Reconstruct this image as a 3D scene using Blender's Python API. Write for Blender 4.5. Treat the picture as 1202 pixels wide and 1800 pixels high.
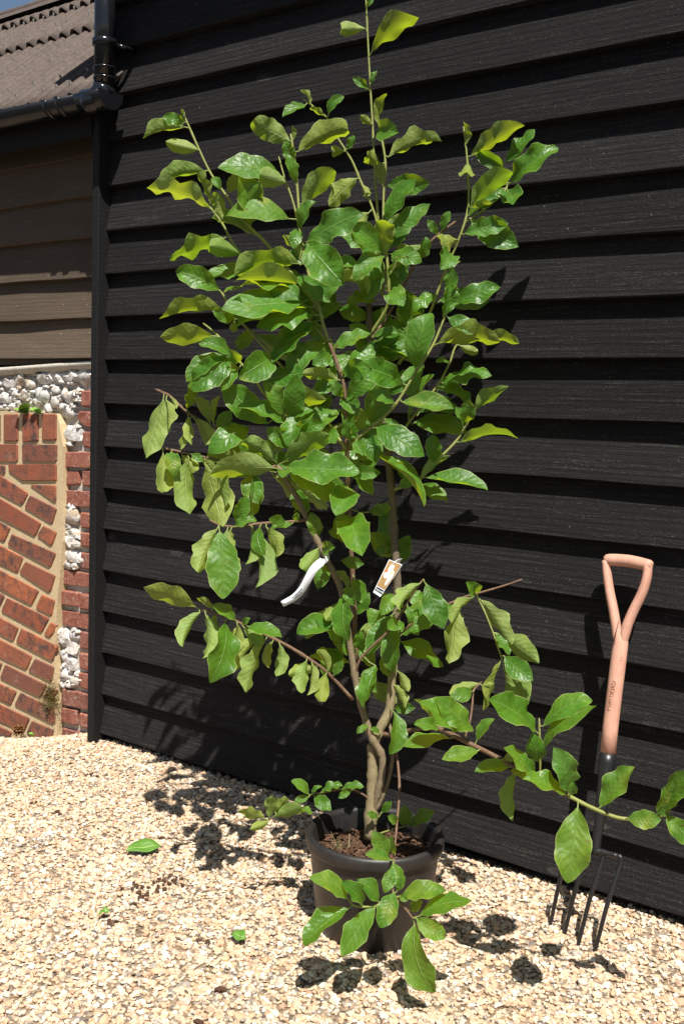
import bpy, bmesh, math, random
import numpy as np
from mathutils import Vector, Matrix, noise

for o in list(bpy.data.objects):
    bpy.data.objects.remove(o)
SC = bpy.context.scene
COL = SC.collection
R = math.radians

# ------------------------------------------------------------------ camera
PW, PH = 1202.0, 1800.0                      # photograph size, pixels
FPX = 1845.7                                 # focal length, pixels
YAW, PITCH, ROLL = 0.6393, -0.0970, -0.0331
CAM = np.array([2.9124, -2.4857, 1.2348])

def rotm(y, p, r):
    cy, sy, cp, sp, cr, sr = math.cos(y), math.sin(y), math.cos(p), math.sin(p), math.cos(r), math.sin(r)
    return (np.array([[cy, -sy, 0], [sy, cy, 0], [0, 0, 1]]) @ np.array([[1, 0, 0], [0, cp, -sp], [0, sp, cp]])
            @ np.array([[cr, 0, sr], [0, 1, 0], [-sr, 0, cr]]))
RM = rotm(YAW, PITCH, ROLL)
cam_data = bpy.data.cameras.new('camera')
cam = bpy.data.objects.new('camera', cam_data)
COL.objects.link(cam)
M = Matrix.Identity(4)
for i in range(3):
    M[i][0], M[i][1], M[i][2], M[i][3] = RM[i, 0], RM[i, 2], -RM[i, 1], CAM[i]
cam.matrix_world = M
cam_data.sensor_fit = 'VERTICAL'
cam_data.sensor_height = 36.0
cam_data.lens = 36.0 * FPX / PH
cam_data.clip_start = 0.05
cam_data.clip_end = 500
SC.camera = cam

# ------------------------------------------------------------------ light
SUN = Vector((-0.41, 0.395, -1.0)).normalized()      # direction the light travels
world = bpy.data.worlds.new('World')
SC.world = world
world.use_nodes = True
wn = world.node_tree.nodes
wl = world.node_tree.links
sky = wn.new('ShaderNodeTexSky')
sky.sky_type = 'NISHITA'
sky.sun_disc = False
to_sun = -SUN
sky.sun_elevation = math.asin(to_sun.z)
sky.sun_rotation = math.atan2(to_sun.x, to_sun.y)
sky.air_density = 1.0
sky.dust_density = 1.0
bg = wn['Background']
bg.inputs['Strength'].default_value = 0.05
wl.new(sky.outputs[0], bg.inputs['Color'])
sd = bpy.data.lights.new('sun', 'SUN')
sd.energy = 5.0
sd.angle = R(0.5)
sd.color = (1.0, 0.965, 0.91)
so = bpy.data.objects.new('sun', sd)
COL.objects.link(so)
so.rotation_euler = SUN.to_track_quat('-Z', 'Y').to_euler()
so.location = (4, -4, 6)
SC.view_settings.view_transform = 'Standard'
SC.view_settings.look = 'None'
SC.view_settings.gamma = 1.0
SC.view_settings.exposure = 0.8
SC.view_settings.use_curve_mapping = False
SC.render.engine = 'CYCLES'

# ------------------------------------------------------------------ pixel -> place helpers
def ray(x, y):
    return RM @ np.array([(x - PW / 2) / FPX, 1, -(y - PH / 2) / FPX])
def aty(x, y, Y):
    d = ray(x, y)
    return CAM + d * (Y - CAM[1]) / d[1]
def atz(x, y, Z):
    d = ray(x, y)
    return CAM + d * (Z - CAM[2]) / d[2]

# ------------------------------------------------------------------ object helpers
def tag(o, label=None, cat=None, group=None, kind=None):
    if label: o['label'] = label
    if cat: o['category'] = cat
    if group: o['group'] = group
    if kind: o['kind'] = kind
    return o
def empty(name, loc=(0, 0, 0), label=None, cat=None, group=None):
    o = bpy.data.objects.new(name, None)
    o.empty_display_size = 0.05
    o.location = loc
    COL.objects.link(o)
    return tag(o, label, cat, group)
def root_loc(p):
    """sum of the locations up the parent chain (no rotations are used on parents)"""
    v = Vector((0, 0, 0))
    while p is not None:
        v += p.location
        p = p.parent
    return v
def mesh_obj(name, verts, faces, mat, parent=None, smooth=False, uv=None, cols=None):
    off = root_loc(parent)
    me = bpy.data.meshes.new(name)
    me.from_pydata([(v[0] - off.x, v[1] - off.y, v[2] - off.z) for v in verts], [], faces)
    if uv is not None:
        l = me.uv_layers.new(name='UVMap')
        li = np.zeros(len(me.loops), dtype=np.int32)
        me.loops.foreach_get('vertex_index', li)
        l.data.foreach_set('uv', np.asarray(uv, dtype=np.float32)[li].ravel())
    if cols is not None:
        a = me.color_attributes.new('tint', 'FLOAT_COLOR', 'POINT')
        a.data.foreach_set('color', np.asarray(cols, dtype=np.float32).ravel())
    if smooth:
        me.polygons.foreach_set('use_smooth', [True] * len(me.polygons))
    me.materials.append(mat)
    o = bpy.data.objects.new(name, me)
    COL.objects.link(o)
    o.parent = parent
    return o
class MB:
    """collects verts and faces for one mesh"""
    def __init__(s): s.v = []; s.f = []
    def add(s, v, f):
        n = len(s.v); s.v += [tuple(p) for p in v]; s.f += [tuple(i + n for i in q) for q in f]; return s
    def box(s, a, b):
        x0, y0, z0 = a; x1, y1, z1 = b
        return s.add([(x0, y0, z0), (x1, y0, z0), (x1, y1, z0), (x0, y1, z0), (x0, y0, z1), (x1, y0, z1), (x1, y1, z1), (x0, y1, z1)],
                     [(0, 3, 2, 1), (4, 5, 6, 7), (0, 1, 5, 4), (1, 2, 6, 5), (2, 3, 7, 6), (3, 0, 4, 7)])
    def tube(s, pts, rad, n=8, cap=True, flat=None):
        pts = [Vector(p) for p in pts]
        if not hasattr(rad, '__len__'): rad = [rad] * len(pts)
        v = []; up = None
        for i, p in enumerate(pts):
            t = (pts[min(i + 1, len(pts) - 1)] - pts[max(i - 1, 0)])
            if t.length < 1e-9: t = Vector((0, 0, 1))
            t.normalize()
            if up is None:
                up = Vector((0, 0, 1)) if abs(t.z) < .9 else Vector((0, 1, 0))
                if flat is not None: up = Vector(flat)
            b = t.cross(up); b.normalize(); up = b.cross(t); up.normalize()
            ra, rb = (rad[i] if hasattr(rad[i], '__len__') else (rad[i], rad[i]))
            for k in range(n):
                a = 2 * math.pi * k / n
                v.append(p + b * math.cos(a) * ra + up * math.sin(a) * rb)
        f = []
        for i in range(len(pts) - 1):
            for k in range(n):
                k2 = (k + 1) % n
                f.append((i * n + k, i * n + k2, (i + 1) * n + k2, (i + 1) * n + k))
        if cap:
            f.append(tuple(reversed(range(n)))); f.append(tuple((len(pts) - 1) * n + k for k in range(n)))
        return s.add(v, f)
    def lathe(s, prof, c, n=40, closed=False):
        v = []; f = []
        for r, z in prof:
            for k in range(n):
                a = 2 * math.pi * k / n
                v.append((c[0] + r * math.cos(a), c[1] + r * math.sin(a), c[2] + z))
        m = len(prof)
        for i in range(m - 1 if not closed else m):
            i2 = (i + 1) % m
            for k in range(n):
                k2 = (k + 1) % n
                f.append((i * n + k, i * n + k2, i2 * n + k2, i2 * n + k))
        return s.add(v, f)
    def build(s, name, mat, parent=None, smooth=False):
        return mesh_obj(name, s.v, s.f, mat, parent, smooth)
def catmull(pts, per=4):
    P = [np.array(p, float) for p in pts]
    if len(P) < 3:
        return [P[0] + (P[-1] - P[0]) * t for t in np.linspace(0, 1, per + 1)]
    out = []
    for i in range(len(P) - 1):
        a = P[i - 1] if i else 2 * P[0] - P[1]
        b, c = P[i], P[i + 1]
        d = P[i + 2] if i + 2 < len(P) else 2 * P[-1] - P[-2]
        for k in range(per):
            t = k / per
            out.append(.5 * (2 * b + (c - a) * t + (2 * a - 5 * b + 4 * c - d) * t * t + (3 * b - a - 3 * c + d) * t ** 3))
    out.append(P[-1])
    return out

# ------------------------------------------------------------------ material helpers
class NT:
    def __init__(s, name):
        s.m = bpy.data.materials.new(name); s.m.use_nodes = True
        s.t = s.m.node_tree; s.n = s.t.nodes; s.l = s.t.links
        s.bsdf = s.n['Principled BSDF']; s.out = s.n['Material Output']
    def new(s, typ, **kw):
        nd = s.n.new(typ)
        for k, v in kw.items(): setattr(nd, k, v)
        return nd
    def put(s, sock, val):
        if isinstance(val, bpy.types.NodeSocket): s.l.new(val, sock)
        elif val is not None: sock.default_value = val
    def math(s, op, a, b=None, c=None, clamp=False):
        nd = s.new('ShaderNodeMath', operation=op, use_clamp=clamp)
        s.put(nd.inputs[0], a)
        if b is not None: s.put(nd.inputs[1], b)
        if c is not None: s.put(nd.inputs[2], c)
        return nd.outputs[0]
    def mix(s, f, a, b, mode='MIX'):
        nd = s.new('ShaderNodeMix', data_type='RGBA', blend_type=mode)
        s.put(nd.inputs[0], f)
        s.put(nd.inputs[6], a if isinstance(a, bpy.types.NodeSocket) else (*a[:3], 1))
        s.put(nd.inputs[7], b if isinstance(b, bpy.types.NodeSocket) else (*b[:3], 1))
        return nd.outputs[2]
    def noise(s, vec, scale, detail=4, rough=.6, dist=0):
        nd = s.new('ShaderNodeTexNoise')
        if vec is not None: s.l.new(vec, nd.inputs['Vector'])
        nd.inputs['Scale'].default_value = scale; nd.inputs['Detail'].default_value = detail
        nd.inputs['Roughness'].default_value = rough; nd.inputs['Distortion'].default_value = dist
        return nd.outputs['Fac']
    def ramp(s, fac, stops):
        nd = s.new('ShaderNodeValToRGB'); e = nd.color_ramp.elements
        while len(e) > 1: e.remove(e[-1])
        for i, (p, c) in enumerate(stops):
            el = e[0] if i == 0 else e.new(p)
            el.position = p; el.color = (*c[:3], 1) if hasattr(c, '__len__') else (c, c, c, 1)
        s.l.new(fac, nd.inputs[0]); return nd.outputs[0]
    def coord(s, kind='Object', scale=None, rot=None):
        tc = s.new('ShaderNodeTexCoord').outputs[kind]
        if scale is None and rot is None: return tc
        mp = s.new('ShaderNodeMapping'); s.l.new(tc, mp.inputs[0])
        if scale: mp.inputs['Scale'].default_value = scale
        if rot: mp.inputs['Rotation'].default_value = rot
        return mp.outputs[0]
    def wpos(s, scale=None):
        g = s.new('ShaderNodeNewGeometry').outputs['Position']
        if scale is None: return g
        mp = s.new('ShaderNodeMapping'); s.l.new(g, mp.inputs[0]); mp.inputs['Scale'].default_value = scale
        return mp.outputs[0]
    def rnd(s): return s.new('ShaderNodeObjectInfo').outputs['Random']
    def bump(s, h, strength=.5, dist=.002, prev=None):
        nd = s.new('ShaderNodeBump'); s.l.new(h, nd.inputs['Height'])
        nd.inputs['Strength'].default_value = strength; nd.inputs['Distance'].default_value = dist
        if prev is not None: s.l.new(prev, nd.inputs['Normal'])
        s.l.new(nd.outputs[0], s.bsdf.inputs['Normal']); return nd.outputs[0]
    def set(s, col=None, rough=None, spec=None, metal=None):
        if col is not None: s.put(s.bsdf.inputs['Base Color'], col if isinstance(col, bpy.types.NodeSocket) else (*col[:3], 1))
        if rough is not None: s.put(s.bsdf.inputs['Roughness'], rough)
        if spec is not None: s.bsdf.inputs['Specular IOR Level'].default_value = spec
        if metal is not None: s.bsdf.inputs['Metallic'].default_value = metal
        return s.m

def plank_mat(name, c0, c1, dust_glint, rough=.62, bumps=1.0, spec=.3):
    """rough-sawn timber, grain along X"""
    t = NT(name)
    rv = t.math('MULTIPLY', t.rnd(), 37.0)
    pos = t.wpos()
    cmb = t.new('ShaderNodeCombineXYZ'); t.l.new(rv, cmb.inputs[0]); t.l.new(rv, cmb.inputs[1])
    add = t.new('ShaderNodeVectorMath', operation='ADD'); t.l.new(pos, add.inputs[0]); t.l.new(cmb.outputs[0], add.inputs[1])
    def sc(v):
        mp = t.new('ShaderNodeMapping'); t.l.new(add.outputs[0], mp.inputs[0]); mp.inputs['Scale'].default_value = v; return mp.outputs[0]
    warp = t.noise(sc((1.2, 1, 6)), 1.0, 3)
    grain = t.noise(sc((7, 60, 240)), 1.0, 4, .6, 1.0)
    fine = t.noise(sc((60, 60, 520)), 1.0, 3, .7)
    saw = t.noise(sc((190, 60, 260)), 1.0, 3, .7)
    wv = t.new('ShaderNodeTexWave', wave_type='BANDS', bands_direction='Z')
    t.l.new(sc((0.35, 1, 9)), wv.inputs[0]); wv.inputs['Scale'].default_value = 2.2
    wv.inputs['Distortion'].default_value = 5.0; wv.inputs['Detail'].default_value = 3; wv.inputs['Detail Scale'].default_value = 1.4
    h = t.math('ADD', t.math('MULTIPLY', grain, .55), t.math('MULTIPLY', saw, .5))
    h = t.math('ADD', h, t.math('MULTIPLY', fine, .25))
    h = t.math('ADD', h, t.math('MULTIPLY', wv.outputs['Fac'], .16))
    col = t.mix(t.math('MULTIPLY', warp, 1.0), c0, c1)
    rim = t.ramp(t.math('ADD', t.math('MULTIPLY', grain, .5), t.math('MULTIPLY', saw, .5)), [(.53, 0), (.68, 1)])
    col = t.mix(t.math('MULTIPLY', rim, .6), col, dust_glint)  # pale dust streaks, also painting in sun highlights along the sawn grain
    speck = t.ramp(t.noise(sc((90, 90, 90)), 1.0, 2, .5), [(.73, 0), (.78, 1)])
    col = t.mix(t.math('MULTIPLY', speck, .35), col, (dust_glint[0] * 3, dust_glint[1] * 3, dust_glint[2] * 3))
    kv = t.new('ShaderNodeTexVoronoi'); t.l.new(sc((2.6, 0.01, 7.0)), kv.inputs['Vector']); kv.inputs['Scale'].default_value = 1.0
    knot = t.ramp(kv.outputs['Distance'], [(.035, 1), (.06, .25), (.075, .8), (.10, 0)])
    col = t.mix(t.math('MULTIPLY', knot, .5), col, dust_glint)
    col = t.mix(1.0, col, t.ramp(t.math('FRACT', t.math('MULTIPLY', t.rnd(), 5.77)), [(0, .78), (.5, 1.0), (1, 1.22)]), 'MULTIPLY')
    t.set(col, t.math('ADD', rough, t.math('MULTIPLY', grain, .2)), spec)
    t.bump(h, .55 * bumps, .004)
    return t.m

def simple(name, col, rough=.5, spec=.5, metal=0, nscale=None, var=.25, bump=0):
    t = NT(name)
    if nscale:
        n = t.noise(t.wpos(), nscale, 5, .6)
        c = t.mix(n, tuple(x * (1 - var) for x in col), tuple(min(1, x * (1 + var)) for x in col))
        t.set(c, rough, spec, metal)
        if bump: t.bump(n, bump, .003)
    else:
        t.set(col, rough, spec, metal)
    return t.m

# black stained shed boards / weathered outbuilding boards
M_BOARD = plank_mat('black_stained_timber', (.0095, .0090, .0092), (.0180, .0164, .0160), (.080, .074, .067), .7, 1.8, .10)
M_POST = plank_mat('black_painted_post', (.008, .0078, .008), (.012, .0115, .0115), (.03, .028, .028), .55, .5, .2)
M_OLDB = plank_mat('weathered_brown_timber', (.060, .043, .030), (.105, .078, .055), (.19, .145, .105), .75, 1.0, .15)
M_PLASTIC = simple('black_gutter_plastic', (.008, .0085, .010), .16, .5)
M_DARK = simple('shade_timber', (.012, .010, .009), .8, .2)

def roof_mat():
    t = NT('brown_fibre_cement'); p = t.wpos()
    n = t.noise(p, 6, 5, .6); n2 = t.noise(t.wpos((3, 14, 14)), 4, 6, .65)
    c = t.mix(n, (.070, .050, .039), (.110, .083, .067))
    c = t.mix(t.ramp(n2, [(.45, 0), (.75, 1)]), c, (.042, .031, .025))
    lich = t.ramp(t.noise(p, 23, 4, .6), [(.66, 0), (.74, 1)])
    c = t.mix(t.math('MULTIPLY', lich, .5), c, (.24, .21, .15))
    t.set(c, .75, .3); t.bump(t.noise(p, 160, 4, .6), .3, .002); return t.m
M_ROOF = roof_mat()

def brick_mat():
    t = NT('red_facing_brick'); p = t.wpos()
    rn = t.rnd()
    add = t.new('ShaderNodeVectorMath', operation='ADD'); t.l.new(p, add.inputs[0])
    cmb = t.new('ShaderNodeCombineXYZ'); t.l.new(t.math('MULTIPLY', rn, 53.), cmb.inputs[0]); t.l.new(t.math('MULTIPLY', rn, 19.), cmb.inputs[2])
    t.l.new(cmb.outputs[0], add.inputs[1]); v = add.outputs[0]
    base = t.ramp(rn, [(0, (.27, .075, .042)), (.2, (.42, .13, .055)), (.4, (.20, .075, .052)), (.6, (.46, .15, .06)), (.8, (.30, .095, .055)), (1, (.17, .075, .055))])
    n = t.noise(v, 22, 4, .6)
    c = t.mix(t.ramp(n, [(.35, 0), (.65, 1)]), base, (.22, .085, .05))
    blob = t.noise(v, 26, 4, .65)
    amt = t.ramp(t.math('FRACT', t.math('MULTIPLY', rn, 7.31)), [(.2, .15), (.5, 1)])
    c = t.mix(t.math('MULTIPLY', t.math('MULTIPLY', t.ramp(blob, [(.47, 0), (.62, 1)]), amt), .85), c, (.055, .048, .048))
    c = t.mix(t.math('MULTIPLY', t.ramp(t.noise(v, 240, 3, .6), [(.58, 0), (.72, 1)]), .3), c, (.42, .25, .16))
    pale = t.ramp(t.noise(v, 14, 4, .6), [(.6, 0), (.75, 1)])
    c = t.mix(t.math('MULTIPLY', pale, .35), c, (.48, .33, .27))
    t.set(c, .85, .2)
    h = t.math('ADD', t.noise(v, 130, 5, .7), t.math('MULTIPLY', t.noise(v, 500, 2, .6), .4))
    t.bump(h, .8, .004); return t.m
M_BRICK = brick_mat()
def old_brick_mat():
    t = NT('worn_old_brick'); p = t.wpos(); rn = t.rnd()
    n = t.noise(p, 40, 5, .7)
    base = t.ramp(rn, [(0, (.20, .062, .042)), (.5, (.26, .085, .055)), (1, (.17, .065, .05))])
    c = t.mix(t.ramp(n, [(.4, 0), (.7, 1)]), base, (.34, .15, .10))
    c = t.mix(t.math('MULTIPLY', t.ramp(t.noise(p, 70, 5, .7), [(.56, 0), (.66, 1)]), .6), c, (.50, .42, .36))
    t.set(c, .9, .2); t.bump(t.noise(p, 110, 6, .75), .8, .006); return t.m
M_OLDBRICK = old_brick_mat()
def mortar_mat(name, c0, c1, c2, scale=1.0, b=.5):
    t = NT(name); p = t.wpos(); n = t.noise(p, 18 * scale, 5, .65); n2 = t.noise(p, 260 * scale, 4, .7)
    c = t.mix(n, c0, c1); c = t.mix(t.ramp(n2, [(.5, 0), (.75, 1)]), c, c2)
    t.set(c, .95, .1); t.bump(t.math('ADD', n2, t.math('MULTIPLY', t.noise(p, 60 * scale, 4), .8)), b, .005); return t.m
M_MORTAR = mortar_mat('cream_sand_mortar', (.50, .38, .22), (.62, .49, .30), (.40, .30, .17))
M_LIME = mortar_mat('rough_lime_mortar', (.50, .44, .35), (.68, .63, .55), (.16, .13, .10), .8, 1.0)
def flint_mat():
    t = NT('knapped_flint'); p = t.wpos(); rn = t.rnd()
    base = t.ramp(rn, [(0, (.58, .55, .51)), (.35, (.46, .42, .37)), (.55, (.40, .38, .37)), (.75, (.36, .26, .16)), (1, (.60, .57, .52))])
    c = t.mix(t.ramp(t.noise(p, 45, 4, .6), [(.42, 0), (.62, 1)]), base, (.62, .59, .55))
    c = t.mix(t.math('MULTIPLY', t.ramp(t.noise(p, 30, 4, .6), [(.58, 0), (.66, 1)]), .8), c, (.16, .16, .17))
    c = t.mix(t.math('MULTIPLY', t.ramp(t.noise(p, 80, 4, .7), [(.62, 0), (.7, 1)]), .7), c, (.26, .17, .09))
    t.set(c, .6, .4); t.bump(t.noise(p, 90, 5, .7), .6, .006); return t.m
M_FLINT = flint_mat()

# ------------------------------------------------------------------ ground
GZ_A = aty(155, 1284, .10)[2]
GZ_B = aty(0, 1297, .10)[2]
def gz(x, y):
    """gravel level: gently uneven, a low rise against the outbuilding wall that falls away to the left"""
    z = 0.006 * math.sin(3.1 * x + 1.3 * y) + 0.004 * math.sin(7.3 * x - 5.1 * y + 1)
    if x < .05:
        k = min(1, (.05 - x) / .2)
        t = min(1.3, max(0, (-.157 - x) / .55))
        tgt = GZ_A + (GZ_B - GZ_A) * t
        f = max(0, min(1, (y + .55) / .65))
        z += k * f * tgt
    return z
def ground_mat():
    t = NT('gravel_bed'); p = t.wpos()
    v = t.new('ShaderNodeTexVoronoi'); v.inputs['Scale'].default_value = 85; t.l.new(p, v.inputs['Vector'])
    sep = t.new('ShaderNodeSeparateColor'); t.l.new(v.outputs['Color'], sep.inputs[0])
    c = t.ramp(sep.outputs[0], [(0, (.10, .075, .055)), (.3, (.20, .14, .09)), (.6, (.26, .19, .12)), (.85, (.30, .25, .20)), (1, (.12, .115, .11))])
    t.set(c, .85, .2)
    t.bump(t.math('SUBTRACT', 1.0, v.outputs['Distance']), .8, .008); return t.m
M_GROUND = ground_mat()
def dark_ground_mat():  # out-of-view dark ground, added to cut light bouncing onto the boards
    t = NT('added_dark_ground'); p = t.wpos(); n = t.noise(p, 3, 5, .6)
    t.set(t.mix(n, (.030, .030, .031), (.048, .047, .046)), .9, .2); t.bump(t.noise(p, 220, 3), .5, .004); return t.m
M_DARK_GROUND = dark_ground_mat()
def sheet_grid(name, xs, ys, zf, mat):
    v = [(x, y, zf(x, y)) for y in ys for x in xs]; n = len(xs)
    f = [(j * n + i, j * n + i + 1, (j + 1) * n + i + 1, (j + 1) * n + i) for j in range(len(ys) - 1) for i in range(n - 1)]
    return mesh_obj(name, v, f, mat, smooth=True)
far = [-80, -20, -6]
dark_ground = sheet_grid('ground', far + list(np.linspace(-4, 6, 21)) + [8, 20, 80], [-80, -20, -8] + list(np.linspace(-5, 3, 17)) + [6, 20, 80],
                   lambda x, y: -.14 if (-3.2 < x < 4.6 and -2.4 < y < .9) else -.012, M_DARK_GROUND)
tag(dark_ground, 'unseen dark ground added around the gravel yard to cut bounced light', 'ground', kind='structure')
bed = sheet_grid('gravel_bed', list(np.linspace(-2.9, 3.9, 70)), list(np.linspace(-2.3, .6, 40)), gz, M_GROUND)
tag(bed, 'pale tan gravel yard running up to the black timber shed', 'ground', kind='structure')

def pebble_mat():
    t = NT('gravel_pebble')
    a = t.new('ShaderNodeVertexColor', layer_name='tint').outputs[0]
    p = t.wpos()
    c = t.mix(t.math('MULTIPLY', t.ramp(t.noise(p, 320, 3, .6), [(.4, 0), (.7, 1)]), .35), a, (.30, .20, .12))
    t.set(c, .7, .35); t.bump(t.noise(p, 600, 3, .6), .35, .001); return t.m
M_PEBBLE = pebble_mat()
def ico():
    bm = bmesh.new(); bmesh.ops.create_icosphere(bm, subdivisions=1, radius=1)
    v = np.array([x.co[:] for x in bm.verts]); f = np.array([[q.index for q in p.verts] for p in bm.faces]); bm.free()
    return v, f
IV, IF = ico()
def ico2(sub=2):
    bm = bmesh.new(); bmesh.ops.create_icosphere(bm, subdivisions=sub, radius=1)
    v = np.array([x.co[:] for x in bm.verts]); f = [tuple(q.index for q in p.verts) for p in bm.faces]; bm.free()
    return v, f
def in_pot(x, y, m=0.0):
    return np.hypot(x - POT[0], y - POT[1]) < POT_RB + m
POT = (1.545, -0.471); POT_RB = 0.132
def pebbles():
    rg = np.random.default_rng(5)
    def scatter(n, x0, x1, y0, y1, rmin, rmax, zoff):
        x = rg.uniform(x0, x1, n); y = rg.uniform(y0, y1, n)
        r = rmin + (rmax - rmin) * rg.beta(1.6, 3.2, n)
        return np.stack([x, y, np.full(n, zoff), r], 1)
    # the strip that the photograph looks at is densest
    parts = [scatter(88000, -.95, 2.75, -1.45, .12, .0034, .0088, .0),
             scatter(2200, -.95, 2.75, -1.45, .05, .0085, .013, .002),
             scatter(15000, -1.4, 3.6, -2.28, .12, .006, .012, -.001)]
    A = np.concatenate(parts)
    keep = ~in_pot(A[:, 0], A[:, 1], -.004)
    keep &= ~((A[:, 0] > -.03) & (A[:, 1] > .03)) & ~((A[:, 0] <= -.03) & (A[:, 1] > .095))
    # the dense strip is the visible wedge in front of the wall only
    fx = A[:, 1] + 1.45 - .95 * (1.5 - A[:, 0]).clip(0, 9)
    A = A[keep]
    n = len(A)
    pal = np.array([(.54, .40, .26), (.62, .49, .35), (.70, .64, .55), (.54, .31, .16), (.46, .26, .14), (.60, .39, .23),
                    (.33, .19, .11), (.30, .28, .26), (.16, .145, .135), (.66, .56, .44), (.46, .33, .22), (.40, .17, .10)])
    pr = np.array([.17, .16, .14, .13, .06, .15, .04, .03, .015, .07, .04, .015]); pr /= pr.sum()
    ci = rg.choice(len(pal), n, p=pr)
    col = (pal[ci] * .72 + .28 * np.array([.58, .48, .355])) * rg.uniform(.86, 1.07, (n, 1))
    nv = len(IV)
    base = IV[None] * (1 + rg.uniform(-.26, .26, (n, nv, 1)))
    sc = np.stack([rg.uniform(.85, 1.45, n), rg.uniform(.75, 1.1, n), rg.uniform(.4, .72, n)], 1)
    base = base * sc[:, None, :] * A[:, None, 3:4]
    # tilt a little and spin
    tx = rg.normal(0, .45, n); az = rg.uniform(0, 2 * np.pi, n)
    c, s = np.cos(tx)[:, None], np.sin(tx)[:, None]
    y = base[..., 1] * c - base[..., 2] * s; z = base[..., 1] * s + base[..., 2] * c; x = base[..., 0]
    c, s = np.cos(az)[:, None], np.sin(az)[:, None]
    X = x * c - y * s + A[:, 0:1]; Y = x * s + y * c + A[:, 1:2]
    G = np.array([gz(a, b) for a, b in A[:, :2]])
    Z = z + (G + A[:, 2] + rg.uniform(-.0035, .0055, n))[:, None]
    V = np.stack([X, Y, Z], -1).reshape(-1, 3)
    F = (IF[None] + (np.arange(n) * nv)[:, None, None]).reshape(-1, 3)
    me = bpy.data.meshes.new('gravel')
    me.vertices.add(len(V)); me.vertices.foreach_set('co', V.astype(np.float32).ravel())
    me.loops.add(F.size); me.loops.foreach_set('vertex_index', F.astype(np.int32).ravel())
    me.polygons.add(len(F)); me.polygons.foreach_set('loop_start', np.arange(0, F.size, 3, dtype=np.int32))
    me.polygons.foreach_set('loop_total', np.full(len(F), 3, dtype=np.int32))
    me.polygons.foreach_set('use_smooth', np.zeros(len(F), dtype=bool))
    me.update(calc_edges=True)
    at = me.color_attributes.new('tint', 'FLOAT_COLOR', 'POINT')
    cc = np.concatenate([np.repeat(col, nv, 0), np.ones((n * nv, 1))], 1)
    at.data.foreach_set('color', cc.astype(np.float32).ravel())
    me.materials.append(M_PEBBLE)
    o = bpy.data.objects.new('gravel', me); COL.objects.link(o)
    tag(o, 'loose cream, tan and grey gravel stones covering the yard', 'gravel', kind='stuff')
pebbles()

# ------------------------------------------------------------------ black shed
random.seed(3)
shed = empty('timber_shed', (0, 0, 0), 'black weatherboarded timber shed behind the potted tree', 'shed')
EXPO, ZB, STEP = 0.15, 0.03, 0.0305
SHED_H = 2.76; SHED_R = 4.4
def weatherboard(k, x0, x1, yfront, parent, mat, zb, expo, step, name='weatherboard', seed=0, nx=22):
    rg = random.Random(seed * 101 + k)
    z0 = zb + k * expo + rg.uniform(-.003, .003)
    hgt = expo + .028
    v, f = [], []
    jit = rg.uniform(-.002, .003); ph = rg.uniform(0, 9); am = rg.uniform(.0008, .0026)
    for i in range(nx + 1):
        x = x0 + (x1 - x0) * i / nx
        w = am * math.sin(2.1 * x + ph) + am * .6 * math.sin(6.3 * x + 2 * ph)
        e = .0012 * math.sin(9 * x + ph * 3) + rg.uniform(-.0006, .0006)
        yb = yfront + jit + w
        slope = step / expo
        z1 = z0 + hgt
        zz = [z0 + e, z0 + e + .0025, z0 + hgt * .5, z1, z1, z0 + e]
        yy = [yb + .0015, yb, yb + slope * hgt * .5, yb + slope * hgt, yb + slope * hgt + .008, yb + .034]
        for a, b in zip(yy, zz): v.append((x, a, b))
    m = 6
    for i in range(nx):
        for j in range(m):
            a = i * m + j; b = i * m + (j + 1) % m
            f.append((a, a + m, b + m, b))
    f.append(tuple(range(m))); f.append(tuple(nx * m + j for j in reversed(range(m))))
    return mesh_obj(name, v, f, mat, parent)
NB = 18
for k in range(NB):
    weatherboard(k, 0.001, SHED_R, 0.0, shed, M_BOARD, ZB, EXPO, STEP, seed=1)
mb = MB(); mb.box((-.034, -.032, -.02), (.0, .12, SHED_H)); post = mb.build('corner_post', M_POST, shed)
bev = post.modifiers.new('bevel', 'BEVEL'); bev.width = .003; bev.segments = 2
MB().box((-.03, .06, -.05), (SHED_R, 3.2, SHED_H - .02)).build('shed_body', M_DARK, shed)
MB().add([(-.15, -.14, SHED_H + .0), (SHED_R + .2, -.14, SHED_H + .0), (SHED_R + .2, 1.6, SHED_H + 1.05), (-.15, 1.6, SHED_H + 1.05),
          (-.15, -.14, SHED_H + .04), (SHED_R + .2, -.14, SHED_H + .04), (SHED_R + .2, 1.6, SHED_H + 1.09), (-.15, 1.6, SHED_H + 1.09)],
         [(0, 3, 2, 1), (4, 5, 6, 7), (0, 1, 5, 4), (1, 2, 6, 5), (2, 3, 7, 6), (3, 0, 4, 7)]).build('roof', M_ROOF, shed)

# ------------------------------------------------------------------ outbuilding on the left
YW = 0.10                                     # its wall face
outb = empty('outbuilding', (-.6, YW, 0), 'low outbuilding with brown corrugated roof over brick and flint wall', 'building')
def wpx(x, y, Y=YW): return aty(x, y, Y)
XL = -2.7
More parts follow.
